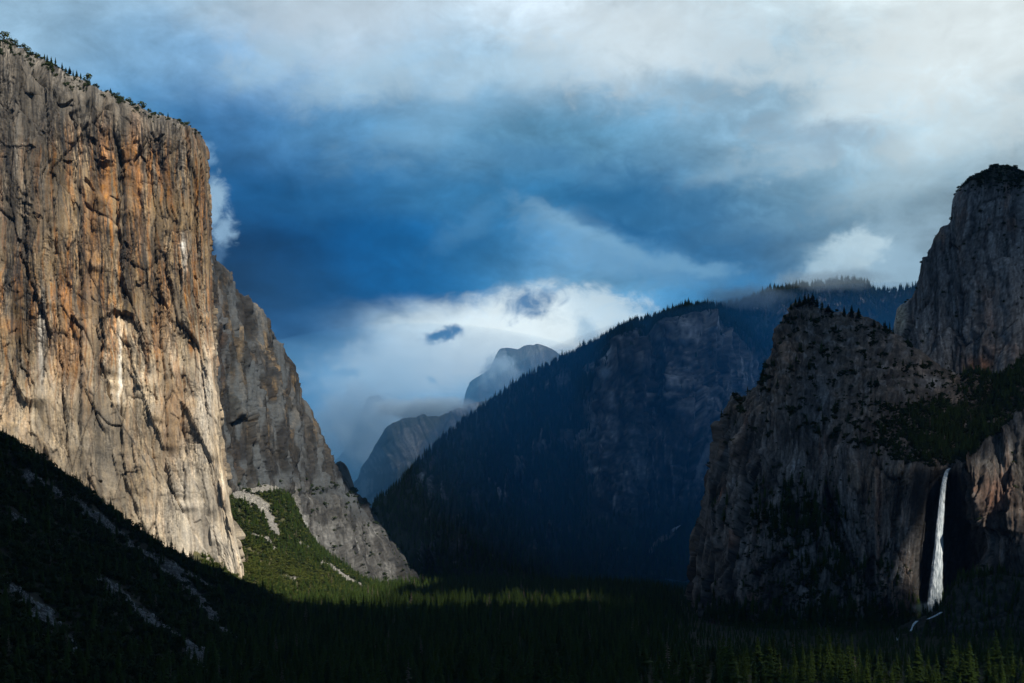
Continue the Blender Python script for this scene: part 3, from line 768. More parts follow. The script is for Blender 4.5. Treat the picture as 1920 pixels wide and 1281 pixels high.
# ================================================================== 5. lower right massif with the hanging valley
def poly(*pts): return list(pts)
mas = [
 poly((1330,1125,3300),(1350,1040,3320),(1370,950,3350),(1390,860,3380),(1400,800,3400),(1405,785,3420),(1410,778,3440),(1415,775,3460)),
 poly((1306,1120,2960),(1318,1035,2980),(1340,940,3000),(1358,870,3030),(1368,800,3050),(1372,775,3060),(1376,764,3080),(1380,758,3100)),
 poly((1300,1125,2740),(1312,1020,2760),(1333,915,2780),(1350,852,2800),(1362,790,2820),(1370,762,2850),(1378,752,2870),(1384,747,2900)),
 poly((1322,1160,2600),(1330,1065,2620),(1350,965,2660),(1370,885,2680),(1385,815,2720),(1398,770,2760),(1412,742,2800),(1424,732,2850)),
 poly((1356,1185,2500),(1365,1090,2520),(1380,990,2560),(1396,905,2600),(1412,825,2650),(1424,760,2700),(1436,712,2760),(1443,684,2820)),
 poly((1398,1198,2440),(1405,1110,2460),(1420,1010,2490),(1430,920,2540),(1440,830,2600),(1448,760,2660),(1454,690,2730),(1458,636,2800)),
 poly((1440,1205,2400),(1446,1120,2420),(1456,1020,2450),(1462,920,2500),(1468,820,2570),(1472,740,2650),(1474,660,2720),(1476,592,2800)),
 poly((1490,1210,2380),(1492,1130,2400),(1498,1030,2420),(1500,925,2470),(1502,825,2560),(1504,745,2650),(1504,660,2730),(1502,578,2820)),
 poly((1545,1212,2370),(1546,1135,2390),(1550,1035,2410),(1552,935,2440),(1554,840,2550),(1556,760,2650),(1558,670,2740),(1560,588,2840)),
 poly((1600,1214,2370),(1600,1140,2390),(1602,1045,2400),(1604,945,2420),(1608,855,2500),(1612,780,2620),(1618,690,2740),(1624,606,2860)),
 poly((1650,1212,2380),(1650,1140,2395),(1650,1050,2405),(1652,955,2415),(1658,865,2440),(1666,790,2600),(1674,710,2760),(1682,632,2900)),
 poly((1688,1208,2395),(1686,1140,2405),(1684,1060,2410),(1688,970,2415),(1700,872,2425),(1712,810,2600),(1722,740,2780),(1732,668,2940)),
 poly((1712,1200,2430),(1712,1140,2425),(1712,1070,2425),(1716,980,2430),(1730,880,2440),(1746,822,2600),(1762,760,2800),(1780,700,2990)),
 poly((1728,1180,2520),(1728,1130,2530),(1730,1070,2535),(1738,985,2530),(1752,884,2520),(1770,838,2620),(1796,770,2830),(1822,712,3020)),
 poly((1760,1160,2540),(1760,1120,2560),(1764,1060,2560),(1770,980,2550),(1777,880,2530),(1796,840,2640),(1822,780,2840),(1856,712,3030)),
 poly((1812,1150,2520),(1808,1110,2540),(1800,1050,2530),(1797,980,2480),(1798,872,2440),(1824,832,2600),(1852,780,2830),(1886,704,3040)),
 poly((1860,1160,2400),(1850,1110,2430),(1838,1040,2430),(1830,960,2410),(1826,850,2440),(1850,812,2600),(1880,760,2800),(1916,680,3050)),
 poly((1900,1170,2340),(1895,1110,2360),(1885,1030,2380),(1874,930,2400),(1866,822,2480),(1890,790,2620),(1916,740,2800),(1950,660,3060)),
 poly((1950,1180,2300),(1945,1110,2320),(1935,1020,2350),(1924,910,2390),(1915,785,2500),(1938,760,2620),(1965,710,2800),(2000,640,3070)),
 poly((2040,1190,2240),(2035,1110,2260),(2030,1010,2300),(2025,900,2360),(2020,760,2450),(2030,740,2600),(2050,690,2800),(2080,620,3080)),
 poly((2160,1200,2180),(2155,1110,2200),(2150,1010,2250),(2140,890,2320),(2130,740,2420),(2140,720,2600),(2150,670,2800),(2180,600,3080))]
P, PX, PY, tu, tv = loft([back(r, 16, 26, 300) for r in mas], 470, 500)
Nn = normals(P); S = arclen(P); Z = P[..., 2].astype(np.float32)
d, tf = granite(S, Z, 141, 0.9, (1.3, 1.2, 1.0), 1.3)
lowc = sst(5.2, 3.6, tv)[None, :] * np.ones_like(PX)
slopey = 1 - lowc
d = d * (0.35 + 0.65 * lowc) + slopey * (10 * fbm(S / 60, Z / 40, 4, 151) + 6 * ridged(S / 30, Z / 24, 3, 152))
alc = sst(1700, 1722, PX) * sst(1812, 1794, PX)
d *= 1 - 0.6 * alc
dd, sd, al = seg_dist(PX + 5 * tf['patch'], PY, [(1650,870),(1652,940),(1655,1000),(1660,1080)])
d -= 12 * np.where(sd > 0, np.exp(-dd / 8), 0) * lowc
cave = np.exp(-(((PX - 1840) / 34) ** 2 + ((PY - 1015) / 30) ** 2)) * (PY > 985)
d -= 30 * np.exp(-((PX - 1850) / 45) ** 2) * sst(985, 992, PY + 6 * tf['patch'] - 0.25 * (PX - 1850)) * sst(1120, 1000, PY)
cA, eA, hA, aA = corners(S, Z, 471, 64., 15.)
cB, eB, hB, aB = corners(S * .9 - Z * .25, Z, 481, 30., 8.)
d += (cA + cB) * (1 - .5 * slopey) * (1 - alc)
P2 = P + Nn * d[..., None]
st, fs, pa = tf['streak'], tf['fstreak'], tf['patch']
col = np.zeros(P.shape, np.float32) + C3(.215, .20, .19)
col = mixv(col, C3(.36, .26, .205), sst(-0.1, 0.4, st + 0.4 * pa) * sst(1500, 1640, PX) * 0.9)
col = mixv(col, C3(.38, .18, .11), sst(0.28, 0.55, pa + 0.4 * fs) * 0.8)
col = mixv(col, C3(.06, .056, .054), sst(0.08, 0.42, .6 * fs + .8 * pa + vn(S / 34, Z / 100, 166) * 0.9) * 0.85)
col = mixv(col, C3(.42, .42, .43), sst(0.3, 0.6, -pa + 0.4 * fs) * lowc * 0.8)
soil = C3(.10, .08, .062)
col = mixv(col, mixv(soil * np.ones_like(col), C3(.24, .18, .14), sst(-0.1, 0.5, fbm(S / 25, Z / 14, 3, 171))), slopey * sst(-0.25, 0.25, fbm(S / 18, Z / 18, 3, 172) + 0.2) * 0.85)
for (x, y, rx, ry, f, c) in [(1870,935,26,34,.9,C3(.26,.15,.11)),(1810,905,22,14,.8,C3(.24,.17,.13)),(1642,905,16,40,.6,C3(.24,.17,.12)),(1648,980,6,90,.8,C3(.22,.12,.08)),
                             (1690,890,26,24,.6,C3(.26,.20,.15)),(1745,720,22,10,.7,C3(.26,.25,.25)),(1650,820,40,20,.45,C3(.24,.18,.14)),(1610,900,14,26,.6,C3(.27,.21,.16)),
                             (1410,1130,12,20,.7,C3(.24,.13,.09)),(1340,1160,8,12,.7,C3(.26,.15,.11)),(1400,1190,8,8,.6,C3(.26,.2,.14)),(1530,760,30,60,.4,C3(.17,.19,.21)),
                             (1500,1060,40,40,.5,C3(.20,.20,.20)),(1560,1110,40,30,.5,C3(.19,.18,.17))]:
    col = mixv(col, c * 1.15, np.clip(1.5 * np.exp(-((PX + 8 * pa - x) / rx) ** 2 - ((PY + 8 * st - y) / ry) ** 2), 0, 1) * f)
col = mixv(col, C3(.022, .024, .028), np.clip(alc * sst(872, 892, PY), 0, 1) * 0.85)   # alcove below the lip coloured near black
col *= (0.62 + 0.75 * tf['a2'] + 0.3 * (tf['a3'] - 0.5))[..., None]
col *= np.clip(1 + 1.3 * fbm(S / 3.5, Z / 14, 4, 177, .75) + .7 * fbm(S / 9, Z / 60, 3, 178), .25, 2.2)[..., None]
col = mixv(col, C3(.02, .02, .02), np.clip(tf['crack'], 0, 1) * 0.7 * lowc)
col *= (.80 - .34 * sst(1795, 1815, PX) - .22 * sst(1420, 1340, PX) - .16 * sst(1060, 1150, PY))[..., None]  # right of the falls painted darker to offset the sun; left and foot darker
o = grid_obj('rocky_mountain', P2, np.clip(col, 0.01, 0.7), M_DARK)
tag(o, 'dark rocky mountain holding the hanging valley and the waterfall alcove', 'mountain', kind='structure')
MASS = (P2, PX, PY, tv, lowc)
print('massif', time.time() - T0)

# ================================================================== 6. upper right tower
def vrib(base, top, n=7, bulge=0, D0=3100, D1=3230):
    t = np.linspace(0, 1, n)
    return [(base[0] + (top[0] - base[0]) * v + bulge * math.sin(math.pi * v), base[1] + (top[1] - base[1]) * v, D0 + (D1 - D0) * v) for v in t]
tow = [vrib((1720,720),(1740,600),D0=3700,D1=3750), vrib((1676,690),(1692,585),D0=3350,D1=3400), vrib((1668,680),(1683,578),D0=3200,D1=3250),
       vrib((1700,700),(1706,562),bulge=-2,D0=3150,D1=3230), vrib((1722,720),(1722,520),bulge=-2), vrib((1748,735),(1738,470),bulge=-2), vrib((1772,750),(1760,430),bulge=-2),
       vrib((1790,760),(1780,418)), vrib((1800,765),(1788,384),D0=3090), vrib((1815,770),(1800,360),D0=3080,D1=3210), vrib((1840,775),(1831,335),D0=3070,D1=3200),
       vrib((1872,775),(1868,315),D0=3060,D1=3200), vrib((1908,760),(1900,312),D0=3050,D1=3200), vrib((1950,745),(1938,326),D0=3050), vrib((2010,740),(2000,350),D0=3050), vrib((2100,740),(2080,400),D0=3060)]
P, PX, PY, tu, tv = loft([back(r, 12, 14, 340) for r in tow], 210, 330)
Nn = normals(P); S = arclen(P); Z = P[..., 2].astype(np.float32)
d, tf = granite(S, Z, 241, 0.9, (1.5, 1.2, 1.0), 1.3)
topv = sst(360, 325, PY + 12 * tf['patch'])
d += 6 * topv * fbm(S / 20, Z / 12, 3, 244)
d *= 1 - .75 * sst(5.0, 0.5, tu)[:, None] * np.ones_like(PX)
d *= 1 - .5 * sst(4.5, 6, tv)[None, :]
cA, eA, hA, aA = corners(S, Z, 491, 70., 13.)
d += cA * sst(3, 6, tu)[:, None] * sst(6, 5, tv)[None, :]
P2 = P + Nn * d[..., None]
st, fs, pa = tf['streak'], tf['fstreak'], tf['patch']
col = np.zeros(P.shape, np.float32) + C3(.22, .215, .215)
col = mixv(col, C3(.07, .07, .075), sst(-0.05, 0.35, st + 0.4 * pa) * 0.85)
col = mixv(col, C3(.28, .20, .165), sst(0.2, 0.5, pa + 0.4 * fs) * 0.7)
col = mixv(col, C3(.38, .38, .39), sst(0.2, 0.5, fs) * sst(520, 600, PY) * 0.6)
for (x, y, rx, ry, f, c) in [(1686,595,14,26,.9,C3(.50,.44,.34)),(1838,685,20,14,.9,C3(.30,.15,.09)),(1750,440,12,10,.8,C3(.34,.27,.19)),(1735,625,4,34,.7,C3(.4,.38,.36)),(1900,420,16,12,.5,C3(.22,.13,.09))]:  # first patch paints a sunlit spot at the notch; others are rock colour
    col = mixv(col, c, np.clip(1.5 * np.exp(-((PX + 6 * pa - x) / rx) ** 2 - ((PY + 6 * st - y) / ry) ** 2), 0, 1) * f)
col = mixv(col, C3(.05, .055, .03), topv * 0.8)
col *= (0.7 + 0.6 * tf['a2'] + 0.3 * (tf['a3'] - 0.5))[..., None]
col *= np.clip(1 + 1.3 * fbm(S / 3.5, Z / 14, 4, 277, .75), .25, 2.2)[..., None]
col = mixv(col, C3(.02, .02, .02), np.clip(tf['crack'], 0, 1) * 0.5)
o = grid_obj('rock_tower', P2, np.clip(col, 0.01, 0.7), M_DARK)
tag(o, 'tall dark granite tower with a brushy top rising above the hanging valley', 'rock tower', kind='structure')
TOWER = (P2, PX, PY, tv)
print('tower', time.time() - T0)

# ================================================================== 7. blue middle ridge
def ridge_rib(base, cb, ct, sky, back_=None):
    """base on the valley floor, foot and top of the cliff band, skyline"""
    b = [base, tuple(np.add(np.multiply(base, .5), np.multiply(cb, .5))), cb,
         tuple(np.add(np.multiply(cb, .67), np.multiply(ct, .33))), tuple(np.add(np.multiply(cb, .33), np.multiply(ct, .67))), ct,
         tuple(np.add(np.multiply(ct, .5), np.multiply(sky, .5))), sky]
    x, y, D = sky
    return b + [(x + 2, y + 3, D + 160), (x + 10, y + 60, D + 900)]
rd = [
 ridge_rib((806,1096,5300),(790,1088,5700),(770,1060,6200),(745,1020,6700)),
 ridge_rib((800,1098,4700),(770,1068,4850),(722,1000,5100),(700,960,5400)),
 ridge_rib((845,1100,4600),(815,1050,4750),(775,960,5100),(746,912,5500)),
 ridge_rib((890,1101,4550),(865,1030,4700),(830,920,5150),(800,855,5650)),
 ridge_rib((935,1102,4500),(915,1020,4700),(890,890,5200),(856,806,5800)),
 ridge_rib((985,1102,4450),(968,1010,4700),(945,870,5250),(920,758,5950)),
 ridge_rib((1035,1102,4450),(1020,1005,4700),(1005,850,5250),(985,712,6050)),
 ridge_rib((1080,1102,4450),(1070,1000,4700),(1064,820,5250),(1050,678,6100)),
 ridge_rib((1110,1102,4450),(1102,985,4680),(1110,740,5150),(1106,650,6100)),
 ridge_rib((1128,1102,4450),(1122,975,4600),(1134,700,4900),(1136,634,6100)),
 ridge_rib((1150,1102,4450),(1145,970,4580),(1160,650,4850),(1162,622,6100)),
 ridge_rib((1185,1102,4450),(1180,965,4600),(1192,634,4870),(1192,610,6100)),
 ridge_rib((1212,1102,4450),(1210,960,4700),(1218,665,5050),(1218,602,6100)),
 ridge_rib((1240,1102,4450),(1238,955,4720),(1246,622,5050),(1246,594,6100)),
 ridge_rib((1275,1102,4450),(1270,950,4720),(1290,608,5020),(1280,587,6100)),
 ridge_rib((1310,1102,4450),(1300,950,4740),(1330,614,5060),(1320,581,6150)),
 ridge_rib((1340,1102,4450),(1325,950,4760),(1368,648,5150),(1365,575,6200)),
 ridge_rib((1370,1102,4450),(1360,940,4800),(1410,680,5300),(1408,566,6300)),
 ridge_rib((1410,1102,4450),(1400,920,4850),(1440,680,5500),(1440,550,6500)),
 ridge_rib((1460,1102,4450),(1450,900,4900),(1480,670,5700),(1485,542,6700)),
 ridge_rib((1520,1102,4450),(1520,900,4950),(1530,660,5800),(1540,536,6900)),
 ridge_rib((1580,1102,4450),(1590,900,5000),(1590,650,5900),(1592,530,7000)),
 ridge_rib((1620,1102,4450),(1630,900,5000),(1625,650,5900),(1622,534,7000)),
 ridge_rib((1650,1102,4450),(1660,900,5000),(1652,650,5900),(1645,552,6900)),
 ridge_rib((1700,1102,4450),(1700,900,5000),(1700,640,5900),(1700,546,6700)),
 ridge_rib((1780,1102,4450),(1780,900,5000),(1780,640,5800),(1770,530,6500)),
 ridge_rib((1900,1102,4450),(1900,900,5000),(1900,640,5800),(1900,520,6500))]
P, PX, PY, tu, tv = loft(rd, 440, 380)
Nn = normals(P); S = (P[..., 0]).astype(np.float32); Z = P[..., 2].astype(np.float32)
d, tf = granite(S / 1.9, Z / 1.9, 341, 1.0, (1, 1, 1), 1.0)
d *= 2.0
cA, eA, hA, aA = corners(S, Z, 451, 120., 46., 900.)
cB, eB, hB, aB = corners(S, Z, 461, 48., 18., 500.)
d += cA + cB + 40 * ridged(S / 260, Z / 1400, 2, 371)
cl = sst(1.6, 2.2, tv) * sst(5.3, 4.9, tv); cl = cl[None, :] * np.ones_like(PX)
cl = cl * sst(1095, 1130, PX + 24 * tf['patch'])
cl = np.clip(cl, 0, 1) * sst(-.66, -.36, fbm(S / 60, Z / 220, 4, 372) + .25 - .9 * sst(1400, 1460, PX) * (tf['patch'] < .1))
rockout = sst(.16, .34, fbm(S / 40, Z / 150, 4, 373) + .5 * fbm(S / 200, Z / 160, 2, 374)) * sst(7.0, 6.3, tv)[None, :] * sst(1.2, 2.0, tv)[None, :]
cl = np.maximum(cl, rockout * .75)
gul = 62 * ridged((S + 0.35 * Z) / 230, Z / 900, 3, 361) + 16 * fbm(S / 70, Z / 90, 3, 362) + 9 * (cells((S + .4 * Z) / 60, Z / 70, 363)[1] - .5)
d = d * cl + gul * (1 - cl) * 0.75
d *= (1 - 0.5 * sst(7.0, 7.6, tv)[None, :])
d *= (1 - 0.85 * sst(6.0, 6.9, tv)[None, :])
P2 = P + Nn * d[..., None]
st, fs, pa = tf['streak'], tf['fstreak'], tf['patch']
rockc = np.zeros(P.shape, np.float32) + C3(.19, .195, .20)
rockc = mixv(rockc, C3(.62, .60, .57), sst(0.08, 0.5, fs + 0.4 * pa))
rockc = mixv(rockc, C3(.07, .07, .07), sst(0.0, 0.45, st - 0.2 * pa) * 0.9)
rockc *= ((0.6 + 0.8 * tf['a2']) * np.clip(1 + 1.6 * fbm(S / 9, Z / 30, 4, 377, .75), .2, 2.4))[..., None]
rockc *= np.clip(.40 + 1.1 * hA * aA + .5 * hB * aB + 1.1 * fbm(S / 90, Z / 500, 3, 376), .2, 1.9)[..., None]
rockc = mixv(rockc, C3(.02, .02, .02), np.clip(tf['crack'] + eA + eB, 0, 1) * 0.85)
forc = np.zeros(P.shape, np.float32) + C3(.030, .036, .024)
outc = sst(0.30, 0.55, fbm(S / 60, Z / 34, 4, 366)) * 0.55
forc = mixv(forc, C3(.17, .16, .15), outc)
ramp_ = lanes(PX + 3 * pa, PY, [([(1292,728),(1320,760),(1338,790)], 4), ([(1330,815),(1310,860),(1298,900)], 6)])
rockc = mixv(rockc, C3(.36, .35, .34), sst(.3, .8, ramp_) * .8)
col = mixv(forc, rockc, cl)
scr = lanes(PX + 4 * pa, PY + 3 * st, [([(1262,1010),(1238,1022),(1216,1048)], 6)])
col = mixv(col, C3(.20, .19, .17), sst(0.3, 0.7, scr))
o = grid_obj('forested_ridge', P2, np.clip(col, 0.01, 0.6), M_FAR)
tag(o, 'dark blue forested ridge with a pillared cliff band across the valley', 'ridge', kind='structure')
RIDGE = (P2, PX, PY, tv, cl, outc)
# snow remnant lying at the cliff foot
k = np.hypot(PX - 1265, PY - 1008); i0 = np.unravel_index(k.argmin(), k.shape); sp = P2[i0]
me_v = []; nseg = 14
for r_ in (0, .5, 1):
    for j in range(nseg):
        a = 2 * math.pi * j / nseg; w = 1 + .3 * math.sin(3 * a + 1)
        dx, dz = 16 * r_ * w * math.cos(a), 6 * r_ * w * math.sin(a)
        me_v.append((sp[0] + dx * .9, sp[1] - 8 - 5 * (1 - r_ * r_) - dz * .5, sp[2] + dx * .55 + dz + 4))
fc = []
for r_ in range(2):
    for j in range(nseg):
        fc += [r_ * nseg + j, r_ * nseg + (j + 1) % nseg, (r_ + 1) * nseg + (j + 1) % nseg, (r_ + 1) * nseg + j]
M_SNOW = mat_plain('old snow', (0.85, 0.87, 0.9), var=0.05)
o = link('snow_patch', raw_mesh('snow_patch', me_v, fc, 4), M_SNOW)
tag(o, 'small white snow patch at the foot of the blue cliff band', 'snow patch')
print('ridge', time.time() - T0)

# ================================================================== 8. far peaks
def far_mountain(name, ribs, nu, nv, seed, amp, base, hi, label, cat, forest=0.0, streaky=True, scale=3.0):
    P, PX, PY, tu, tv = loft(ribs, nu, nv, 8)
    Nn = normals(P); S = (P[..., 0] * 0.9 + P[..., 1] * 0.2).astype(np.float32); Z = P[..., 2].astype(np.float32)
    d, tf = granite(S / scale, Z / scale, seed, amp * scale * 0.6)
    P2 = P + Nn * d[..., None]
    col = np.zeros(P.shape, np.float32) + C3(*base)
    col = mixv(col, C3(*hi), sst(-0.2, 0.4, tf['fstreak'] + 0.3 * tf['patch']))
    col *= (0.7 + 0.6 * tf['a2'])[..., None]
    if forest:
        col = mixv(col, C3(.03, .035, .025), sst(0.25, -0.1, tf['patch'] + fbm(S / 90, Z / 60, 3, seed) * .6) * forest)
    o = grid_obj(name, P2, np.clip(col, .01, .7), M_FAR)
    tag(o, label, cat, kind='structure')
    return P2, PX, PY, tv
def peak(b, m, t, dD=700, n=6): return back(rib3(b, m, t, n), 8, 30, dD)
# half-cut dome
HD = far_mountain('granite_dome', [
 peak((880,860,13000),(872,810,13000),(872,772,13100)), peak((868,850,12500),(864,800,12550),(868,762,12600)), peak((880,850,12250),(876,780,12350),(880,718,12450)),
 peak((896,850,12150),(894,770,12250),(896,706,12400)), peak((915,850,12050),(914,770,12200),(916,694,12400)),
 peak((936,850,12000),(936,750,12150),(937,655,12400)), peak((952,850,11980),(952,750,12100),(952,654,12400)), peak((968,850,11950),(968,750,12050),(970,656,12400)),
 peak((985,850,11900),(990,740,12000),(986,649,12450)), peak((1010,850,11900),(1016,740,12000),(1006,647,12500)), peak((1040,850,12000),(1044,740,12100),(1030,654,12600)),
 peak((1070,850,12200),(1070,760,12300),(1050,668,12800)), peak((1100,850,12500),(1095,770,12600),(1070,684,13000)), peak((1130,850,12900),(1120,780,13000),(1100,705,13300))],
 150, 150, 441, .4, (.036, .039, .044), (.085, .088, .093), 'bald half-cut granite dome wrapped in mist at the head of the valley', 'dome')
far_mountain('granite_ridge', [
 peak((620,1010,9600),(630,960,9700),(640,925,9800)), peak((650,1010,9000),(655,960,9200),(660,905,9400)), peak((680,1020,8700),(684,940,8900),(690,868,9200)),
 peak((705,1020,8500),(710,930,8700),(712,836,9000)), peak((735,1020,8400),(738,910,8500),(736,800,8900)), peak((755,1020,8300),(758,900,8400),(758,790,8900)),
 peak((785,1020,8200),(788,900,8300),(785,784,8900)), peak((820,1020,8200),(822,880,8400),(825,776,8900)), peak((860,1020,8300),(862,880,8500),(865,762,9000)),
 peak((900,1020,8400),(902,880,8600),(905,756,9100)), peak((960,1020,8500),(960,880,8700),(960,750,9200)), peak((1060,1020,8600),(1060,880,8800),(1060,760,9200))],
 220, 200, 541, .9, (.04, .042, .046), (.13, .13, .13), 'blue slabby granite ridge running up to the base of the half-cut dome', 'ridge', .8)
far_mountain('rock_knob', [
 peak((612,960,6600),(616,920,6600),(622,880,6700)), peak((622,960,6300),(624,900,6350),(630,868,6450)), peak((640,965,6250),(640,900,6300),(640,864,6400)),
 peak((655,970,6250),(655,910,6300),(652,874,6400)), peak((668,980,6300),(666,930,6350),(662,900,6450)), peak((680,990,6600),(678,960,6650),(672,930,6750))],
 50, 60, 571, .5, (.06, .06, .06), (.10, .10, .10), 'small dark rock knob at the end of the flank wall', 'knob', .6)
far_mountain('pointed_peak', [
 peak((590,980,12500),(600,930,12500),(612,880,12700)), peak((630,980,12000),(640,900,12100),(650,842,12300)), peak((665,980,11700),(672,880,11800),(676,790,12000)),
 peak((690,980,11600),(692,860,11700),(694,748,12000)), peak((712,980,11600),(712,850,11700),(710,744,12000)), peak((730,980,11700),(732,870,11800),(728,770,12100)),
 peak((760,980,11900),(765,880,12000),(762,815,12300)), peak((810,980,12200),(812,900,12300),(812,850,12500))],
 110, 110, 641, .7, (.07, .08, .08), (.12, .12, .12), 'faint pointed peak almost lost in the mist at the valley head', 'peak', .3)
print('far', time.time() - T0)

# ================================================================== 9. valley floor to the horizon
n1, n2 = 240, 220
ys = np.concatenate([np.linspace(-4000, 700, 20)[:-1], np.geomspace(700, 5200, n2 - 50), np.geomspace(5400, 16000, 30)])
us = np.linspace(-1, 1, n1)
XX = us[:, None] * (400 + np.abs(ys)[None, :] * 0.9 + 2500 * (np.abs(us)[:, None] > 0.92)); YY = np.repeat(ys[None, :], n1, 0)
x32, y32 = XX.astype(np.float32), YY.astype(np.float32)
ZZ = 3 * fbm(x32 / 300, y32 / 300, 3, 701) - 2 - 30 * sst(400, 100, YY) * 0
ZZ = ZZ - 0.0
P = np.stack([XX, YY, ZZ], -1)
col = np.zeros(P.shape, np.float32) + C3(.035, .038, .022)
col = mixv(col, C3(.06, .055, .03), sst(0, .4, fbm(x32 / 60, y32 / 60, 3, 702)))
me_o = grid_obj('ground', P, col, M_SOIL)
tag(me_o, 'valley floor soil beneath the conifer forest', 'ground', kind='structure')
# the knoll the viewer stands on is left out of view; boulder mound at the waterfall foot
mound = []
for i, (bx_, ty_, bD) in enumerate([(1640,1200,2300),(1680,1180,2290),(1705,1172,2290),(1735,1158,2290),(1765,1138,2290),(1800,1092,2290),(1850,1080,2280),(1910,1085,2260),(1990,1090,2240),(2100,1100,2200)]):
    mound.append([(bx_ - 30, 1240, 2020), (bx_ - 18, 1225, 2130), (bx_ - 6, (ty_ + 1215) / 2, 2240), (bx_, ty_, bD + 30), (bx_, ty_ + 2, bD + 140), (bx_, ty_ + 20, bD + 200)])
P, PX, PY, tu, tv = loft(mound, 120, 80)
Nn = normals(P); X_, Y_ = P[..., 0].astype(np.float32), P[..., 1].astype(np.float32)
c_ = cells(X_ / 9, Y_ / 9 + P[..., 2] / 9, 711)
d = 9 * fbm(X_ / 50, Y_ / 60, 3, 712) + 4 * (c_[1] - .5) + 1.5 * (cells(X_ / 4, P[..., 2] / 4, 713)[1] - .5)
P2 = P + Nn * d[..., None]
col = np.zeros(P.shape, np.float32) + C3(.055, .055, .045); col *= (.5 + c_[1])[..., None]
o = grid_obj('talus_mound', P2, col, M_SOIL)
tag(o, 'dark wooded talus mound in front of the waterfall foot', 'mound', kind='structure')
MOUND = (P2, PX, PY)

# ================================================================== 10. waterfall
m = bpy.data.materials.new('falling water'); m.use_nodes = True
N = NT(m.node_tree)
tcn = N.n('ShaderNodeTexCoord'); vs = N.vmath('MULTIPLY', tcn.outputs['Object'], (1, 1, .09))
nz = N.noise(vs, .55, 4, .6, .3)
colw = N.mixc(N.rng(nz.outputs['Fac'], .35, .65), (.62, .78, .92, 1), (.90, .96, 1.0, 1))
p = N.n('ShaderNodeBsdfPrincipled'); N.l(colw, p.inputs['Base Color']); p.inputs['Roughness'].default_value = .6
tr = N.n('ShaderNodeBsdfTransparent'); at = N.n('ShaderNodeAttribute', attribute_name='body')
al_ = N.math('MULTIPLY', at.outputs['Fac'], N.rng(nz.outputs['Fac'], .34, .60, .30, 1.0), clamp=True)
ms = N.n('ShaderNodeMixShader'); N.l(al_, ms.inputs[0]); N.l(tr.outputs[0], ms.inputs[1]); N.l(p.outputs[0], ms.inputs[2])
o_ = N.n('ShaderNodeOutputMaterial'); N.l(ms.outputs[0], o_.inputs[0])
M_WATER = m
def water(name, path, parent=None, nv=200, nu=22, seed=5):
    """a round-fronted falling curtain: path of (px, py, D, half width px)"""
    q = np.array(path, float); t = np.linspace(0, len(q) - 1, nv)
    A = hermite(q, t, 0)
    th = np.linspace(0, 1, nu)
    V = np.zeros((nu, nv, 3)); B = np.zeros((nu, nv))
    for i, v in enumerate(th):
        a = math.pi * v
        px = A[:, 0] - np.cos(a) * A[:, 3]
        Dd = A[:, 2] - math.sin(a) * A[:, 3] * 0.8
        V[i] = pix(px, A[:, 1], Dd)
        B[i] = min(1, 1.6 * math.sin(a) + .1)
    xs = np.repeat(th[:, None], nv, 1).astype(np.float32); zs = V[..., 2].astype(np.float32)
    w = (A[:, 3] / F * A[:, 2])[None, :]
    V[..., 1] -= w * (.22 * fbm(xs * 3, zs / 40, 3, seed) + .10 * ridged(xs * 9, zs / 60, 3, seed + 4))
    V[..., 0] += w * .22 * fbm(xs * 2, zs / 20, 4, seed + 8)
    B *= sst(0, .12, (np.arange(nv) / (nv - 1.))[None, ::-1]) * sst(-.35, .15, fbm(xs * 5, zs / 20, 4, seed + 12) + .75 - 1.1 * np.abs(xs - .5) * 1.2)
    idx = np.arange(nu * nv).reshape(nu, nv)
    qd = np.stack([idx[:-1, :-1], idx[1:, :-1], idx[1:, 1:], idx[:-1, 1:]], -1).reshape(-1, 4)
    me = raw_mesh(name, V.reshape(-1, 3), qd.ravel(), 4)
    set_attr(me, 'body', B.reshape(-1), 'FLOAT')
    return link(name, me, M_WATER, parent)
WD = 2478
o = water('waterfall', [(1781,878,WD+46,2.5),(1776,883,WD+16,3.6),(1770,905,WD-18,4.8),(1765,950,WD-24,6.2),(1761,1000,WD-28,8),(1758,1050,WD-30,10),(1755,1095,WD-32,12.5),(1752,1130,WD-34,15.5),(1742,1158,WD-36,16)])
tag(o, 'tall slender white waterfall dropping from the hanging valley into its dark alcove', 'waterfall')
for pth, lab in [([(1744,1144,2268,3),(1732,1151,2258,3.6),(1716,1158,2246,2.5)], 'white water running off the foot of the tall waterfall'),
                 ([(1699,1160,2235,3),(1694,1165,2228,2.6),(1690,1172,2222,1.4),(1687,1180,2218,2.2)], 'short double cascade below the waterfall foot'),
                 ([(1662,1190,2190,2.5),(1660,1198,2184,3.4),(1656,1206,2180,3)], 'lowest small cascade showing just above the treetops')]:
    o = water('cascade', pth, nv=50, nu=12, seed=31)
    for v in o.data.vertices: v.co.y -= 60
    # slide along the view so that it stands clear of the mound
    tag(o, lab, 'cascade')
print('water', time.time() - T0)

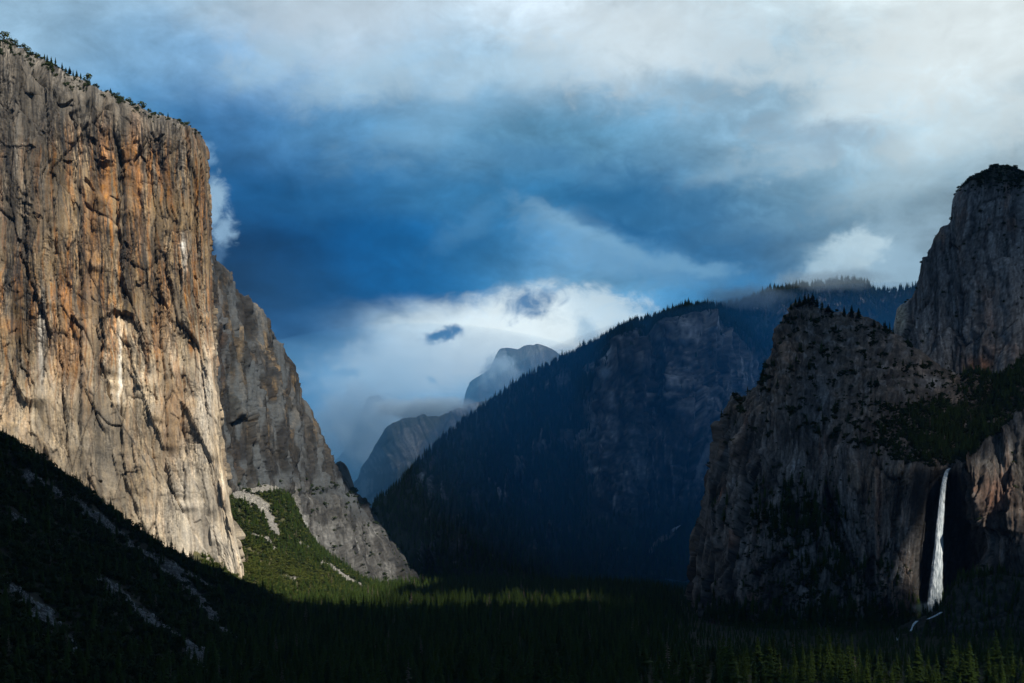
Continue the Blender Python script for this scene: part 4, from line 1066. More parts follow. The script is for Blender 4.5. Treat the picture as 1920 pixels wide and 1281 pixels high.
# ================================================================== 11. trees
def conifer(seed, R=.15, levels=24, bare=.10, droop=.35, sparse=0.0):
    rr = random.Random(seed)
    V, Fc = [], []
    for i in range(levels):
        h = bare + (0.985 - bare) * (i / (levels - 1)) ** .92
        k = 1 - (h - bare) / (1.0 - bare)
        rad = R * (k ** .82) * (.75 + .45 * rr.random()) + .006
        if h < bare + .12: rad *= .55 + .4 * rr.random()
        nb = 7 if k > .3 else 5
        a0 = rr.random() * 6.28
        for j in range(nb):
            if rr.random() < sparse: continue
            a = a0 + 6.283 * j / nb + rr.uniform(-.3, .3)
            r_ = rad * rr.uniform(.65, 1.15)
            ca, sa = math.cos(a), math.sin(a)
            w = r_ * rr.uniform(.30, .46)
            z0 = h + rr.uniform(-.01, .01); dz = -r_ * droop * rr.uniform(.5, 1.5)
            if k < .2: dz = r_ * .25
            b = len(V)
            V += [(0, 0, z0 + .012), (ca * r_ * .55 - sa * w, sa * r_ * .55 + ca * w, z0 + dz * .5 - .012),
                  (ca * r_, sa * r_, z0 + dz), (ca * r_ * .55 + sa * w, sa * r_ * .55 - ca * w, z0 + dz * .5 - .012),
                  (ca * r_ * .55, sa * r_ * .55, z0 + dz * .3 + .014)]
            Fc += [(b, b + 1, b + 4), (b + 1, b + 2, b + 4), (b + 2, b + 3, b + 4), (b + 3, b, b + 4)]
    return V, Fc
def trunk(r=.011, h=.97, n=5):
    V = []; Fc = []
    for z, k in ((-.06, 1.25), (0, 1), (h * .5, .6), (h, .12)):
        for j in range(n):
            a = 6.283 * j / n; V.append((math.cos(a) * r * k, math.sin(a) * r * k, z))
    for l in range(3):
        for j in range(n):
            a, b = l * n + j, l * n + (j + 1) % n
            Fc += [(a, b, b + n), (a, b + n, a + n)]
    return V, Fc
def scrub(seed, nleaf=150, flat=.62):
    """round broadleaf crown of leaf sprays spread through an uneven volume"""
    rr = random.Random(seed); V, Fc = [], []
    lobes = [(rr.uniform(-.24, .24), rr.uniform(-.24, .24), rr.uniform(.38, .66), rr.uniform(.2, .34)) for _ in range(6)]
    for i in range(nleaf):
        cx, cy, cz, cr = lobes[i % 6]
        u, v = rr.uniform(-1, 1), rr.random() * 6.283
        q = math.sqrt(1 - u * u); r_ = cr * rr.uniform(.75, 1.05)
        x, y, z = cx + r_ * q * math.cos(v), cy + r_ * q * math.sin(v), cz * flat / .62 + r_ * u * .85
        if z < .05: z = .05 + rr.random() * .1
        n = Vector((x - cx, y - cy, z - cz * .8)).normalized()
        t = n.orthogonal().normalized(); bnm = n.cross(t)
        sz = rr.uniform(.055, .10); a = rr.random() * 6.28
        t2 = t * math.cos(a) + bnm * math.sin(a); b2 = n.cross(t2)
        c = Vector((x, y, z)); b = len(V)
        V += [tuple(c + t2 * sz), tuple(c + b2 * sz * .8 + n * sz * .4), tuple(c - t2 * sz), tuple(c - b2 * sz * .8 - n * sz * .2)]
        Fc += [(b, b + 1, b + 2), (b, b + 2, b + 3)]
    return V, Fc
def tri_mesh(name, V, Fc, mats, mi=None):
    me = raw_mesh(name, V, np.array(Fc).ravel(), 3)
    for m_ in mats: me.materials.append(m_)
    if mi is not None: me.polygons.foreach_set('material_index', np.array(mi, np.int32))
    return me
def joined(name, a, b, ma, mb):
    V = list(a[0]) + list(b[0]); k = len(a[0])
    Fc = list(a[1]) + [tuple(i + k for i in f) for f in b[1]]
    return tri_mesh(name, V, Fc, [ma, mb], [0] * len(a[1]) + [1] * len(b[1]))
FIRS = [dict(seed=1, R=.145), dict(seed=2, R=.17, droop=.25), dict(seed=3, R=.12, levels=26), dict(seed=4, R=.19, bare=.2, droop=.15, sparse=.15), dict(seed=5, R=.15, bare=.16), dict(seed=6, R=.13, levels=20, sparse=.3)]
TR = trunk()
fir_c = bpy.data.collections.new('fir_sources'); scrub_c = bpy.data.collections.new('scrub_sources'); stone_c = bpy.data.collections.new('stone_sources'); brush_c = bpy.data.collections.new('brush_sources')
FIR_CROWN, FIR_TRUNK = [], tri_mesh('trunk', *TR, [M_BARK])
for i, kw in enumerate(FIRS):
    c = conifer(**kw)
    FIR_CROWN.append(tri_mesh('crown', *c, [M_FIR]))
    fir_c.objects.link(bpy.data.objects.new('fir_source', joined('fir_source', c, TR, M_FIR, M_BARK)))
fir_c.objects.link(bpy.data.objects.new('fir_source', joined('fir_source', conifer(9, R=.1, levels=16, bare=.3, droop=.1, sparse=.45), TR, M_DEAD, M_BARK)))
TS = trunk(.022, .5)
SCRUB_CROWN = []
for i in range(4):
    c = scrub(20 + i, 150, .55 + .05 * i); SCRUB_CROWN.append(tri_mesh('crown', *c, [M_OAK]))
    scrub_c.objects.link(bpy.data.objects.new('scrub_source', joined('scrub_source', c, TS, M_OAK, M_BARK)))
for i in range(4):
    c = scrub(40 + i, 130, .42 + .05 * i); brush_c.objects.link(bpy.data.objects.new('brush_source', joined('brush_source', c, TS, M_BRUSH, M_BARK)))
SCRUB_TRUNK = tri_mesh('trunk', *TS, [M_BARK])
for i in range(4):
    rr = random.Random(60 + i); V = []; Fc = []
    for a_, z_ in ((0, -.5), (1, -.2), (1, .25), (0, .5)):
        if a_ == 0: V.append((rr.uniform(-.1, .1), rr.uniform(-.1, .1), z_ * rr.uniform(.6, 1.1)))
        else:
            for j in range(6):
                a = 1.047 * j + rr.uniform(-.3, .3); r_ = rr.uniform(.35, .62)
                V.append((math.cos(a) * r_, math.sin(a) * r_ * .8, z_ * rr.uniform(.5, 1.3)))
    for j in range(6):
        a, b = 1 + j, 1 + (j + 1) % 6
        Fc += [(0, b, a), (a, b, b + 6), (a, b + 6, a + 6), (a + 6, b + 6, 13)]
    stone_c.objects.link(bpy.data.objects.new('stone_source', tri_mesh('stone_source', V, Fc, [M_STONE])))

RS = np.random.RandomState(5)
def pick(Pg, w, n, jit=1.0):
    """n random points on a grid surface, denser where w is high; returns positions and grid indices"""
    e = np.linalg.norm(np.cross(Pg[1:, :-1] - Pg[:-1, :-1], Pg[:-1, 1:] - Pg[:-1, :-1]), axis=-1)
    pw = (e * w[:-1, :-1]).ravel(); pw = np.maximum(pw, 0); cs = np.cumsum(pw)
    k = np.searchsorted(cs, RS.rand(n) * cs[-1]); i, j = np.unravel_index(np.minimum(k, e.size - 1), e.shape)
    a, b = RS.rand(n, 1), RS.rand(n, 1)
    Q = Pg[i, j] * (1 - a) * (1 - b) + Pg[i + 1, j] * a * (1 - b) + Pg[i, j + 1] * (1 - a) * b + Pg[i + 1, j + 1] * a * b
    return Q, i, j
def gn_group(coll):
    ng = bpy.data.node_groups.new('plant_scatter', 'GeometryNodeTree')
    ng.interface.new_socket('Geometry', in_out='INPUT', socket_type='NodeSocketGeometry')
    ng.interface.new_socket('Geometry', in_out='OUTPUT', socket_type='NodeSocketGeometry')
    nd = ng.nodes; L = ng.links.new
    gi, go = nd.new('NodeGroupInput'), nd.new('NodeGroupOutput')
    ci = nd.new('GeometryNodeCollectionInfo'); ci.inputs[0].default_value = coll
    ci.inputs['Separate Children'].default_value = True; ci.inputs['Reset Children'].default_value = True
    ip = nd.new('GeometryNodeInstanceOnPoints'); ip.inputs['Pick Instance'].default_value = True
    def na(nm, ty):
        q = nd.new('GeometryNodeInputNamedAttribute'); q.data_type = ty; q.inputs[0].default_value = nm; return q.outputs[0]
    L(gi.outputs[0], ip.inputs['Points']); L(ci.outputs[0], ip.inputs['Instance'])
    L(na('kindof', 'INT'), ip.inputs['Instance Index'])
    L(na('turn', 'FLOAT_VECTOR'), ip.inputs['Rotation']); L(na('size', 'FLOAT_VECTOR'), ip.inputs['Scale'])
    L(ip.outputs[0], go.inputs[0])
    return ng
GNG = {id(c): gn_group(c) for c in (fir_c, scrub_c, stone_c, brush_c)}
def scatter(name, Q, h, wid, kinds, coll, label, cat, tilt=0.04):
    me = bpy.data.meshes.new(name); n = len(Q)
    me.vertices.add(n); me.vertices.foreach_set('co', np.asarray(Q, np.float32).ravel())
    a = me.attributes.new('kindof', 'INT', 'POINT'); a.data.foreach_set('value', np.asarray(kinds, np.int32))
    rot = np.stack([RS.randn(n) * tilt, RS.randn(n) * tilt, RS.rand(n) * 6.283], -1).astype(np.float32)
    a = me.attributes.new('turn', 'FLOAT_VECTOR', 'POINT'); a.data.foreach_set('vector', rot.ravel())
    sz = np.stack([h * wid, h * wid, h], -1).astype(np.float32)
    a = me.attributes.new('size', 'FLOAT_VECTOR', 'POINT'); a.data.foreach_set('vector', sz.ravel())
    o = bpy.data.objects.new(name, me); SC.collection.objects.link(o)
    md = o.modifiers.new('scatter', 'NODES'); md.node_group = GNG[id(coll)]
    tag(o, label, cat, kind='stuff')
    return o
def fir_kinds(n, dead=.03):
    k = RS.randint(0, 6, n); k[RS.rand(n) < dead] = 6; return k
N_IND = 0
def single_tree(Q, h, wid, kind, label, group=None, name='conifer', cat='tree', scrubby=False):
    global N_IND
    N_IND += 1
    e = bpy.data.objects.new(name, None); SC.collection.objects.link(e)
    e.location = tuple(Q); e.rotation_euler = (0, 0, random.random() * 6.28); e.scale = (h * wid, h * wid, h)
    tag(e, label, cat, group)
    for nm, me in (('trunk', SCRUB_TRUNK if scrubby else FIR_TRUNK), ('crown', (SCRUB_CROWN if scrubby else FIR_CROWN)[kind % (4 if scrubby else 6)])):
        c = bpy.data.objects.new(nm, me); SC.collection.objects.link(c); c.parent = e
    return e

# --- valley floor forest
n = 52000
D = np.sqrt(RS.rand(n) * (4650 ** 2 - 950 ** 2) + 950 ** 2); a = RS.uniform(-.42, .42, n)
Q = np.stack([D * a, D, np.zeros(n)], -1)
clump = fbm(Q[:, 0] / 70, D / 90, 3, 801)
keep = RS.rand(n) < np.clip(.75 + 1.2 * clump, .25, 1)
# leave the talus and hillside their own cover
px_, py_ = topix(Q)
keep &= ~((px_ < 560) & (D > 2900)) & ~((px_ < 300) & (D < 1000))
Q, D, clump = Q[keep], D[keep], clump[keep]
h = np.clip(33 + 16 * clump + 7 * RS.randn(len(Q)), 14, 56)
px_, py_ = topix(Q + np.stack([0 * h, 0 * h, h], -1))
# young, lower growth on the flat between the grove and the foot of the right-hand mountain
lowg = sst(1180, 1330, px_ + 20 * fbm(py_ / 9, px_ / 40, 2, 803)) * sst(1500, 1900, D)
lowg = np.maximum(lowg, sst(1600, 1640, px_) * sst(1760, 1720, px_) * sst(1450, 1750, D))
h = h * (1 - lowg) + lowg * np.clip(9 + 5 * clump + 4 * RS.rand(len(h)), 5, 18)
px_, py_ = topix(Q + np.stack([0 * h, 0 * h, h], -1))
thinout = (D > 1650) | (px_ < 1200) | (RS.rand(len(Q)) < .42)
Q, D, clump, h, px_, py_ = (v[thinout] for v in (Q, D, clump, h, px_, py_))
h = np.where((D < 1650) & (px_ > 1200), np.clip(h * RS.uniform(.75, 1.3, len(h)), 16, 58), h)
px_, py_ = topix(Q + np.stack([0 * h, 0 * h, h], -1))
infr = (px_ > 0) & (px_ < 1920) & (py_ < 1276) & (px_ > 560)
score = np.where(infr, h / D, 0)
order = np.argsort(-score)[:215]
picked = np.zeros(len(Q), bool); picked[order] = True
for i in order:
    x = px_[i]
    if x > 1230: lab, g = 'tall conifer in the dimly sunlit grove along the lower right edge', 'conifers of the dimly lit lower right grove'
    else: lab, g = 'black-green conifer standing in deep shade in the near valley-floor forest', 'shaded conifers of the near valley floor'
    single_tree(Q[i], h[i], RS.uniform(1.1, 1.75), RS.randint(6), lab, g)
scatter('forest', Q[~picked], h[~picked], RS.uniform(.8, 1.4, (~picked).sum()), fir_kinds((~picked).sum()), fir_c, 'dense conifer forest covering the valley floor', 'forest')

# --- left hillside cover
Ph, PXh, PYh, sch, tvh = HILL
w = (PXh > -60) * (PYh < 1330) * np.clip(1 - 1.35 * sch, .02, 1) * (tvh < 6)[None, :] * (.5 + .5 * sst(-.3, .3, fbm(Ph[..., 0] / 50, Ph[..., 1] / 50, 3, 811)))
Q, i, j = pick(Ph, w, 15000)
hh = np.clip(9 + 4.5 * RS.randn(len(Q)), 4, 22)
scatter('scrub', Q, hh, RS.uniform(.8, 1.2, len(Q)), RS.randint(0, 4, len(Q)), brush_c, 'dark scrub covering the shaded left hillside', 'scrub')
Q, i, j = pick(Ph, w, 3600)
hh = np.clip(15 + 6 * RS.randn(len(Q)), 7, 30)
scatter('hillside_conifers', Q, hh, RS.uniform(.9, 1.5, len(Q)), fir_kinds(len(Q)), fir_c, 'dark conifers scattered through the scrub of the left hillside', 'conifers')
Q, i, j = pick(Ph, (PXh > -40) * (PYh < 1330) * sst(.45, 1.0, sch), 6500)
hh = np.exp(RS.randn(len(Q)) * .6) * 1.25
scatter('scree', Q, hh, RS.uniform(.9, 1.5, len(Q)), RS.randint(0, 4, len(Q)), stone_c, 'broken grey stones in streaks down the shaded left hillside', 'scree', 1.0)

# --- talus
Pt, PXt, PYt, sct = TALUS
w = np.clip(1 - 1.3 * sct, .0, 1) * (PXt > 380)
dk = np.clip(np.exp(-((PXt - 535) / 26) ** 2 - ((PYt - 942) / 20) ** 2) + .8 * np.exp(-((PXt - 575) / 60) ** 2 - ((PYt - 1035 - .5 * (PXt - 575)) / 22) ** 2), 0, 1)
upz = np.clip(sst(1065, 1010, PYt + .30 * (PXt - 480) * -1) , 0, 1)
wq = w * (.4 + .6 * sst(-.2, .2, fbm(Pt[..., 0] / 26, Pt[..., 1] / 40, 3, 821)))
Q, i, j = pick(Pt, wq * (.08 + .92 * upz), 7000)
scatter('brush', Q, np.clip(8 + 4 * RS.randn(len(Q)), 3, 18), RS.uniform(.9, 1.4, len(Q)), RS.randint(0, 4, len(Q)), brush_c, 'dark green oak thickets on the upper talus apron', 'brush')
Q, i, j = pick(Pt, wq * (1 - .8 * upz), 13000)
hh = np.clip(7 + 3 * RS.randn(len(Q)), 3, 15)
scatter('scrub', Q, hh, RS.uniform(.9, 1.4, len(Q)), RS.randint(0, 4, len(Q)), scrub_c, 'yellow-green scrub on the sunlit talus apron', 'scrub')
Q, i, j = pick(Pt, w * (.10 + 1.6 * dk + .3 * upz + .8 * sst(1085, 1120, PYt)), 4600)
hh = np.clip(17 + 6 * RS.randn(len(Q)), 7, 34)
scatter('talus_conifers', Q, hh, RS.uniform(.9, 1.4, len(Q)), fir_kinds(len(Q)), fir_c, 'dark conifers scattered over the sunlit talus apron', 'conifers')
Q, i, j = pick(Pt, sst(.3, .8, sct) * (PXt > 380), 9000)
hh = np.exp(RS.randn(len(Q)) * .5) * 2.0
scatter('scree', Q, hh, RS.uniform(.9, 1.5, len(Q)), RS.randint(0, 4, len(Q)), stone_c, 'pale sunlit scree below the flank wall', 'scree', 1.0)

# --- flank ledge trees
Pf, PXf, PYf, tvf = FLANK
nzf = fbm(PXf / 14, PYf / 8, 3, 831)
w = (np.exp(-((PYf - np.interp(PXf, [430, 520, 600, 660, 700], [930, 926, 918, 922, 960])) / 7) ** 2) * sst(0, .3, nzf) + .12 * sst(.25, .5, nzf) * (PYf > 900) + .02 * sst(900, 960, PYf)) * (PXf > 425)
Q, i, j = pick(Pf, w, 700)
hh = np.clip(10 + 4 * RS.randn(len(Q)), 4, 20)
scatter('scrub', Q, hh, RS.uniform(.9, 1.4, len(Q)), RS.randint(0, 4, len(Q)), brush_c, 'bushes on the ledges of the grey flank wall', 'scrub')

# --- rim of the sunlit wall
Pw, PXw, PYw, tvw = WALL
skyx = np.array([-20, 0, 45, 60, 85, 110, 145, 185, 225, 265, 300, 340, 372]); skyy = np.array([62, 74, 100, 108, 120, 136, 158, 176, 190, 202, 214, 232, 248])
band = (tvw[None, :] > 8.15) * (tvw[None, :] < 9.0) * (PXw > -30) * (PXw < 378)
w = band * sst(-.1, .25, fbm(Pw[..., 0] / 30, Pw[..., 1] / 30, 3, 841)) * np.interp(PXw, [0, 130, 260, 380], [1, .7, .35, .1])
Q, i, j = pick(Pw, w, 420)
hh = np.clip(8 + 3 * RS.randn(len(Q)), 3, 15)
scatter('scrub', Q, hh, RS.uniform(.9, 1.3, len(Q)), RS.randint(0, 4, len(Q)), brush_c, 'bushes scattered on the summit slabs of the sunlit wall', 'scrub')
jc = int(np.abs(tvw - 8.93).argmin())
RIMT = [(6,15,'s'),(30,9,'s'),(44,8,'s'),(53,12,'s'),(70,11,'s'),(83,9,'f'),(90,14,'f'),(97,13,'f'),(103,10,'f'),(118,12,'f'),(124,9,'f'),(132,13,'f'),(138,10,'f'),(144,11,'f'),(151,10,'f'),(163,13,'s'),
        (197,7,'f'),(206,9,'f'),(218,8,'s'),(228,8,'s'),(240,9,'s'),(250,8,'f'),(263,9,'s'),(270,10,'s'),(281,7,'s'),(300,6,'s'),(315,9,'f'),(330,5,'s'),(352,7,'s')]
ORD = ['first', 'second', 'third', 'fourth', 'fifth', 'sixth', 'seventh', 'eighth', 'ninth', 'tenth', 'eleventh', 'twelfth', 'thirteenth']
cnt = {}
for x, hpx, kd in RIMT:
    ii = int(np.abs(PXw[:, jc] - x).argmin()); q = Pw[ii, jc]; hm = hpx / F * q[1] * 1.35
    zn = 'on the top left corner of the big wall' if x < 80 else ('in the cluster on the upper wall rim' if x < 170 else 'along the sloping rim of the big wall')
    key = (zn, kd); cnt[key] = cnt.get(key, 0) + 1
    single_tree(q - np.array([0, 0, .5]), hm, 1.1 if kd == 's' else 1.5, RS.randint(6), ORD[cnt[key] - 1] + (' round bushy tree from the left ' if kd == 's' else ' pointed conifer from the left ') + zn,
                'trees ' + zn, name='rim_tree' if kd == 's' else 'conifer', scrubby=kd == 's')

# --- ridge forest
Pr, PXr, PYr, tvr, clr, outr = RIDGE
vis = (tvr < 7.3)[None, :] * (PXr > 690) * (PXr < 1760) * (PYr > 500)
w = vis * np.clip(1 - 1.25 * clr, .0, 1) * np.clip(1.1 - 1.5 * outr, .1, 1)
Q, i, j = pick(Pr, w, 30000)
hh = np.clip(24 + 8 * RS.randn(len(Q)), 9, 44)
ok = RS.rand(len(Q)) < np.where(PYr[i, j] > 1040, 1, .8)
scatter('forest', Q[ok], hh[ok], RS.uniform(.9, 1.4, ok.sum()), fir_kinds(ok.sum()), fir_c, 'blue-shadowed conifer forest clothing the middle ridge', 'forest')
Q, i, j = pick(Pr, vis * clr * sst(.25, .5, fbm(PXr / 12, PYr / 9, 3, 851)), 1200)
scatter('ledge_conifers', Q, np.clip(16 + 5 * RS.randn(len(Q)), 8, 28), RS.uniform(.9, 1.4, len(Q)), fir_kinds(len(Q)), fir_c, 'small conifers on the ledges of the blue cliff band', 'conifers')
jc = int(np.abs(tvr - 6.97).argmin())
xs_ = PXr[:, jc]
n = 420; xx = RS.uniform(712, 1715, n); ok = fbm(xx / 18, xx * 0, 2, 861) > -.45; xx = xx[ok]
ii = np.array([int(np.abs(xs_ - x).argmin()) for x in xx]); Q = Pr[ii, jc] + np.stack([RS.uniform(-4, 4, len(xx)), RS.uniform(-20, 60, len(xx)), np.zeros(len(xx)) - 3], -1)
hh = np.clip(np.interp(xx, [700, 1000, 1300, 1500, 1720], [26, 28, 34, 30, 42]) + 7 * RS.randn(len(xx)), 10, 55)
scatter('skyline_conifers', Q, hh, RS.uniform(.8, 1.3, len(xx)), fir_kinds(len(xx), 0), fir_c, 'row of small conifers along the skyline of the middle ridge', 'conifers')

# --- massif cover
Pm, PXm, PYm, tvm, lowm = MASS
nz1 = fbm(PXm / 22, PYm / 16, 4, 871)
bowl = np.clip(np.exp(-((PXm - 1770) / 95) ** 2 - ((PYm - 815) / 52) ** 4) + np.exp(-((PXm - 1880) / 60) ** 2 - ((PYm - 720) / 40) ** 2), 0, 1) * (tvm > 4.05)[None, :] * (tvm < 7.2)[None, :]
bowl2 = bowl * np.clip(.55 + 1.5 * nz1, .12, 1)
sl = (tvm > 4.1)[None, :] * (tvm < 7.05)[None, :] * sst(.12, .34, nz1) * .42
sl *= 1 - .7 * np.exp(-((PXm - 1660) / 60) ** 2 - ((PYm - 720) / 60) ** 2)
ledge = np.clip(np.exp(-((PXm - 1490) / 70) ** 2 - ((PYm - 990) / 55) ** 2) + np.exp(-((PXm - 1530) / 110) ** 2 - ((PYm - 1110) / 40) ** 2) + sst(1120, 1190, PYm), 0, 1) * sst(-.1, .2, nz1)
w = np.clip(bowl2 + sl * .8 + ledge * .5 + .03 * sst(.2, .4, nz1), 0, 1) * (PXm < 1950) * (PXm > 1296)
w *= 1 - sst(1706, 1720, PXm) * sst(1815, 1800, PXm) * sst(874, 884, PYm)
Q, i, j = pick(Pm, w, 17000)
hh = np.clip(5.5 + 2.5 * RS.randn(len(Q)), 2.5, 12)
scatter('scrub', Q, hh, RS.uniform(.9, 1.4, len(Q)), RS.randint(0, 4, len(Q)), brush_c, 'dark brush on the slopes and ledges of the right-hand mountain', 'scrub')
Q, i, j = pick(Pm, w * np.clip(bowl2 + .25, 0, 1), 2600)
hh = np.clip(15 + 5 * RS.randn(len(Q)), 6, 28)
scatter('mountain_conifers', Q, hh, RS.uniform(.9, 1.4, len(Q)), fir_kinds(len(Q)), fir_c, 'dark conifers filling the hanging valley above the waterfall', 'conifers')
jc = int(np.abs(tvm - 6.9).argmin()); xs_ = PXm[:, jc]
SUM = [(1484,14),(1490,18),(1497,20),(1505,22),(1512,24),(1520,26),(1528,20),(1540,23),(1553,20),(1581,22),(1594,25),(1608,23),(1638,18),(1648,10),(1672,14)]
SUML = ['stubby conifer first in the row on the dark summit','second small conifer from the left on the dark summit','third conifer from the left on the dark summit','dense conifer in the summit row left of the tallest','tall narrow conifer near the middle of the summit row',
        'tallest conifer of the row on the dark summit','short conifer right of the tallest on the summit','separate conifer just right of the summit row','conifer ending the summit group before the gap','leftmost of the three lone conifers on the notched shoulder',
        'broad middle one of the three lone conifers on the shoulder','rightmost of the three lone conifers on the shoulder','lone conifer halfway down the shoulder toward the notch','tiny conifer beside the lone one on the shoulder','conifer at the notch against the rock patch painted sunlit']
for (x, hp), lb in zip(SUM, SUML):
    ii = int(np.abs(xs_ - x).argmin()); q = Pm[ii, jc]
    single_tree(q - np.array([0, 0, 2.]), hp / F * q[1] * 1.0, 2.1, RS.randint(6), lb)
wb = sst(1120, 1175, PYm + 10 * nz1) * (PYm < 1215) * (PXm > 1300) * (PXm < 1730) * (.25 + .75 * sst(-.1, .2, nz1)) + .8 * np.clip(np.exp(-((PXm - 1500) / 60) ** 2 - ((PYm - 985) / 45) ** 2) + np.exp(-((PXm - 1575) / 70) ** 2 - ((PYm - 1075) / 22) ** 2), 0, 1) * sst(-.1, .15, nz1) * (PYm > 900)
Q, i, j = pick(Pm, wb, 2600)
scatter('mountain_foot_conifers', Q, np.clip(17 + 7 * RS.randn(len(Q)), 6, 34), RS.uniform(1.0, 1.6, len(Q)), fir_kinds(len(Q)), fir_c, 'dark conifers banked against the foot of the right-hand mountain', 'conifers')
# --- tower top brush
Pb, PXb, PYb, tvb = TOWER
w = sst(375, 335, PYb + 14 * fbm(PXb / 14, PYb / 10, 3, 881)) * (PXb > 1770) + .012 * (PXb > 1680)
w = w * (tvb < 6.6)[None, :]
Q, i, j = pick(Pb, w, 900)
scatter('scrub', Q, np.clip(8 + 3 * RS.randn(len(Q)), 4, 15), RS.uniform(.9, 1.3, len(Q)), RS.randint(0, 4, len(Q)), brush_c, 'green brush crowning the dark granite tower', 'scrub')
# --- mound and waterfall foot
Pd, PXd, PYd = MOUND
w = (PYd < 1240) * np.clip(.5 + fbm(PXd / 12, PYd / 12, 3, 891) * 1.6, .05, 1) * sst(1700, 1790, PXd + .4 * (PYd - 1130))
Q, i, j = pick(Pd, w, 1500)
scatter('mound_conifers', Q, np.clip(15 + 6 * RS.randn(len(Q)), 6, 30), RS.uniform(.9, 1.4, len(Q)), fir_kinds(len(Q)), fir_c, 'dark conifers on the mound below the waterfall', 'conifers')
print('trees', N_IND, time.time() - T0)

# ================================================================== 12. unseen clouds overhead, shaped to shade the valley
H = 4500.0
def ground_eq(P):
    k = P[..., 2] / sdir[2]
    return P[..., 0] - sdir[0] * k, P[..., 1] - sdir[1] * k
xe, ye = np.meshgrid(np.arange(-22000, 22001, 80.), np.arange(-20000, 9601, 80.), indexing='ij')
x32, y32 = xe.astype(np.float32), ye.astype(np.float32)
nzc = fbm(x32 / 420, y32 / 420, 4, 901)
def rect(x0, x1, y0, y1, s=90.):
    return np.minimum(np.minimum(xe - x0, x1 - xe), np.minimum(ye - y0, y1 - ye)) / s
SUNGAP = [(-3600, -820, 2960, 5000), (-900, -420, 2980, 4520), (-520, -370, 2850, 4020)]
gap = np.maximum.reduce([rect(*g) for g in SUNGAP] + [rect(672, 765, 2498, 2640, 45.)])  # last opening added to brighten the waterfall
cover = -gap + nzc * 1.2
thick = np.clip(cover, 0, 6)
top = H + 8 * thick + 14 * sst(0, 3, cover) * (1 + fbm(x32 / 260, y32 / 260, 4, 903))
bot = H - 5 * thick - 8 * sst(0, 3, cover) * (1 + fbm(x32 / 340, y32 / 340, 4, 905))
off = sdir[:2] / sdir[2] * H
keep = cover > 0
def sheet(z): return np.stack([xe + off[0], ye + off[1], z], -1)
idx = np.arange(xe.size).reshape(xe.shape)
q = np.stack([idx[:-1, :-1], idx[1:, :-1], idx[1:, 1:], idx[:-1, 1:]], -1).reshape(-1, 4); q = q[keep.ravel()[q].all(1)]
V = np.concatenate([sheet(top).reshape(-1, 3), sheet(bot).reshape(-1, 3)])
q = np.concatenate([q, q[:, ::-1] + xe.size])
thin = np.maximum(sst(7400, 8600, ye), sst(100, 600, xe) * sst(6000, 6900, ye) * .9)  # thinner patches shaped to let sun through onto chosen ground
thin = np.maximum(thin, sst(-.8, 1.2, rect(230, 900, 1100, 1560) + nzc) * .85)
thin = np.maximum(thin, sst(-.6, .8, rect(-520, 230, 2700, 3160, 60.) + .8 * nzc) * 1.0)
thin = np.maximum(thin, sst(-.6, .8, rect(670, 800, 2440, 2680, 60.) ) * .95)
thin = np.maximum(thin, sst(250, 700, xe) * sst(2450, 2750, ye) * sst(3900, 3400, ye) * .5)
thin = np.maximum(thin, sst(-300, 100, xe) * sst(1500, 1000, xe) * sst(4900, 5400, ye) * .24)
thin = np.concatenate([thin.ravel(), thin.ravel()])
m = bpy.data.materials.new('storm cloud'); m.use_nodes = True
N = NT(m.node_tree)
df = N.n('ShaderNodeBsdfDiffuse'); df.inputs[0].default_value = (.7, .74, .8, 1)
tl = N.n('ShaderNodeBsdfTranslucent'); tl.inputs[0].default_value = (.6, .7, .85, 1)
m1 = N.n('ShaderNodeMixShader'); m1.inputs[0].default_value = .08; N.l(df.outputs[0], m1.inputs[1]); N.l(tl.outputs[0], m1.inputs[2])
tcn = N.n('ShaderNodeTexCoord')
nz = N.noise(tcn.outputs['Object'], .0012, 4, .6)
tp = N.n('ShaderNodeBsdfTransparent')
thn = N.n('ShaderNodeAttribute', attribute_name='thinness')
opq = N.math('MULTIPLY', N.rng(nz.outputs['Fac'], .35, .65, .955, .99), N.rng(thn.outputs['Fac'], 0, 1, 1, .32))
m2 = N.n('ShaderNodeMixShader'); N.l(opq, m2.inputs[0])
N.l(tp.outputs[0], m2.inputs[1]); N.l(m1.outputs[0], m2.inputs[2])
o_ = N.n('ShaderNodeOutputMaterial'); N.l(m2.outputs[0], o_.inputs[0])
o = link('clouds', raw_mesh('clouds', V, q.ravel(), 4), m)
set_attr(o.data, 'thinness', thin, 'FLOAT')
o.data.polygons.foreach_set('use_smooth', np.ones(len(o.data.polygons), bool))
tag(o, 'unseen storm cloud deck shaped to shade the valley, open over the sunlit wall', 'clouds', kind='stuff')

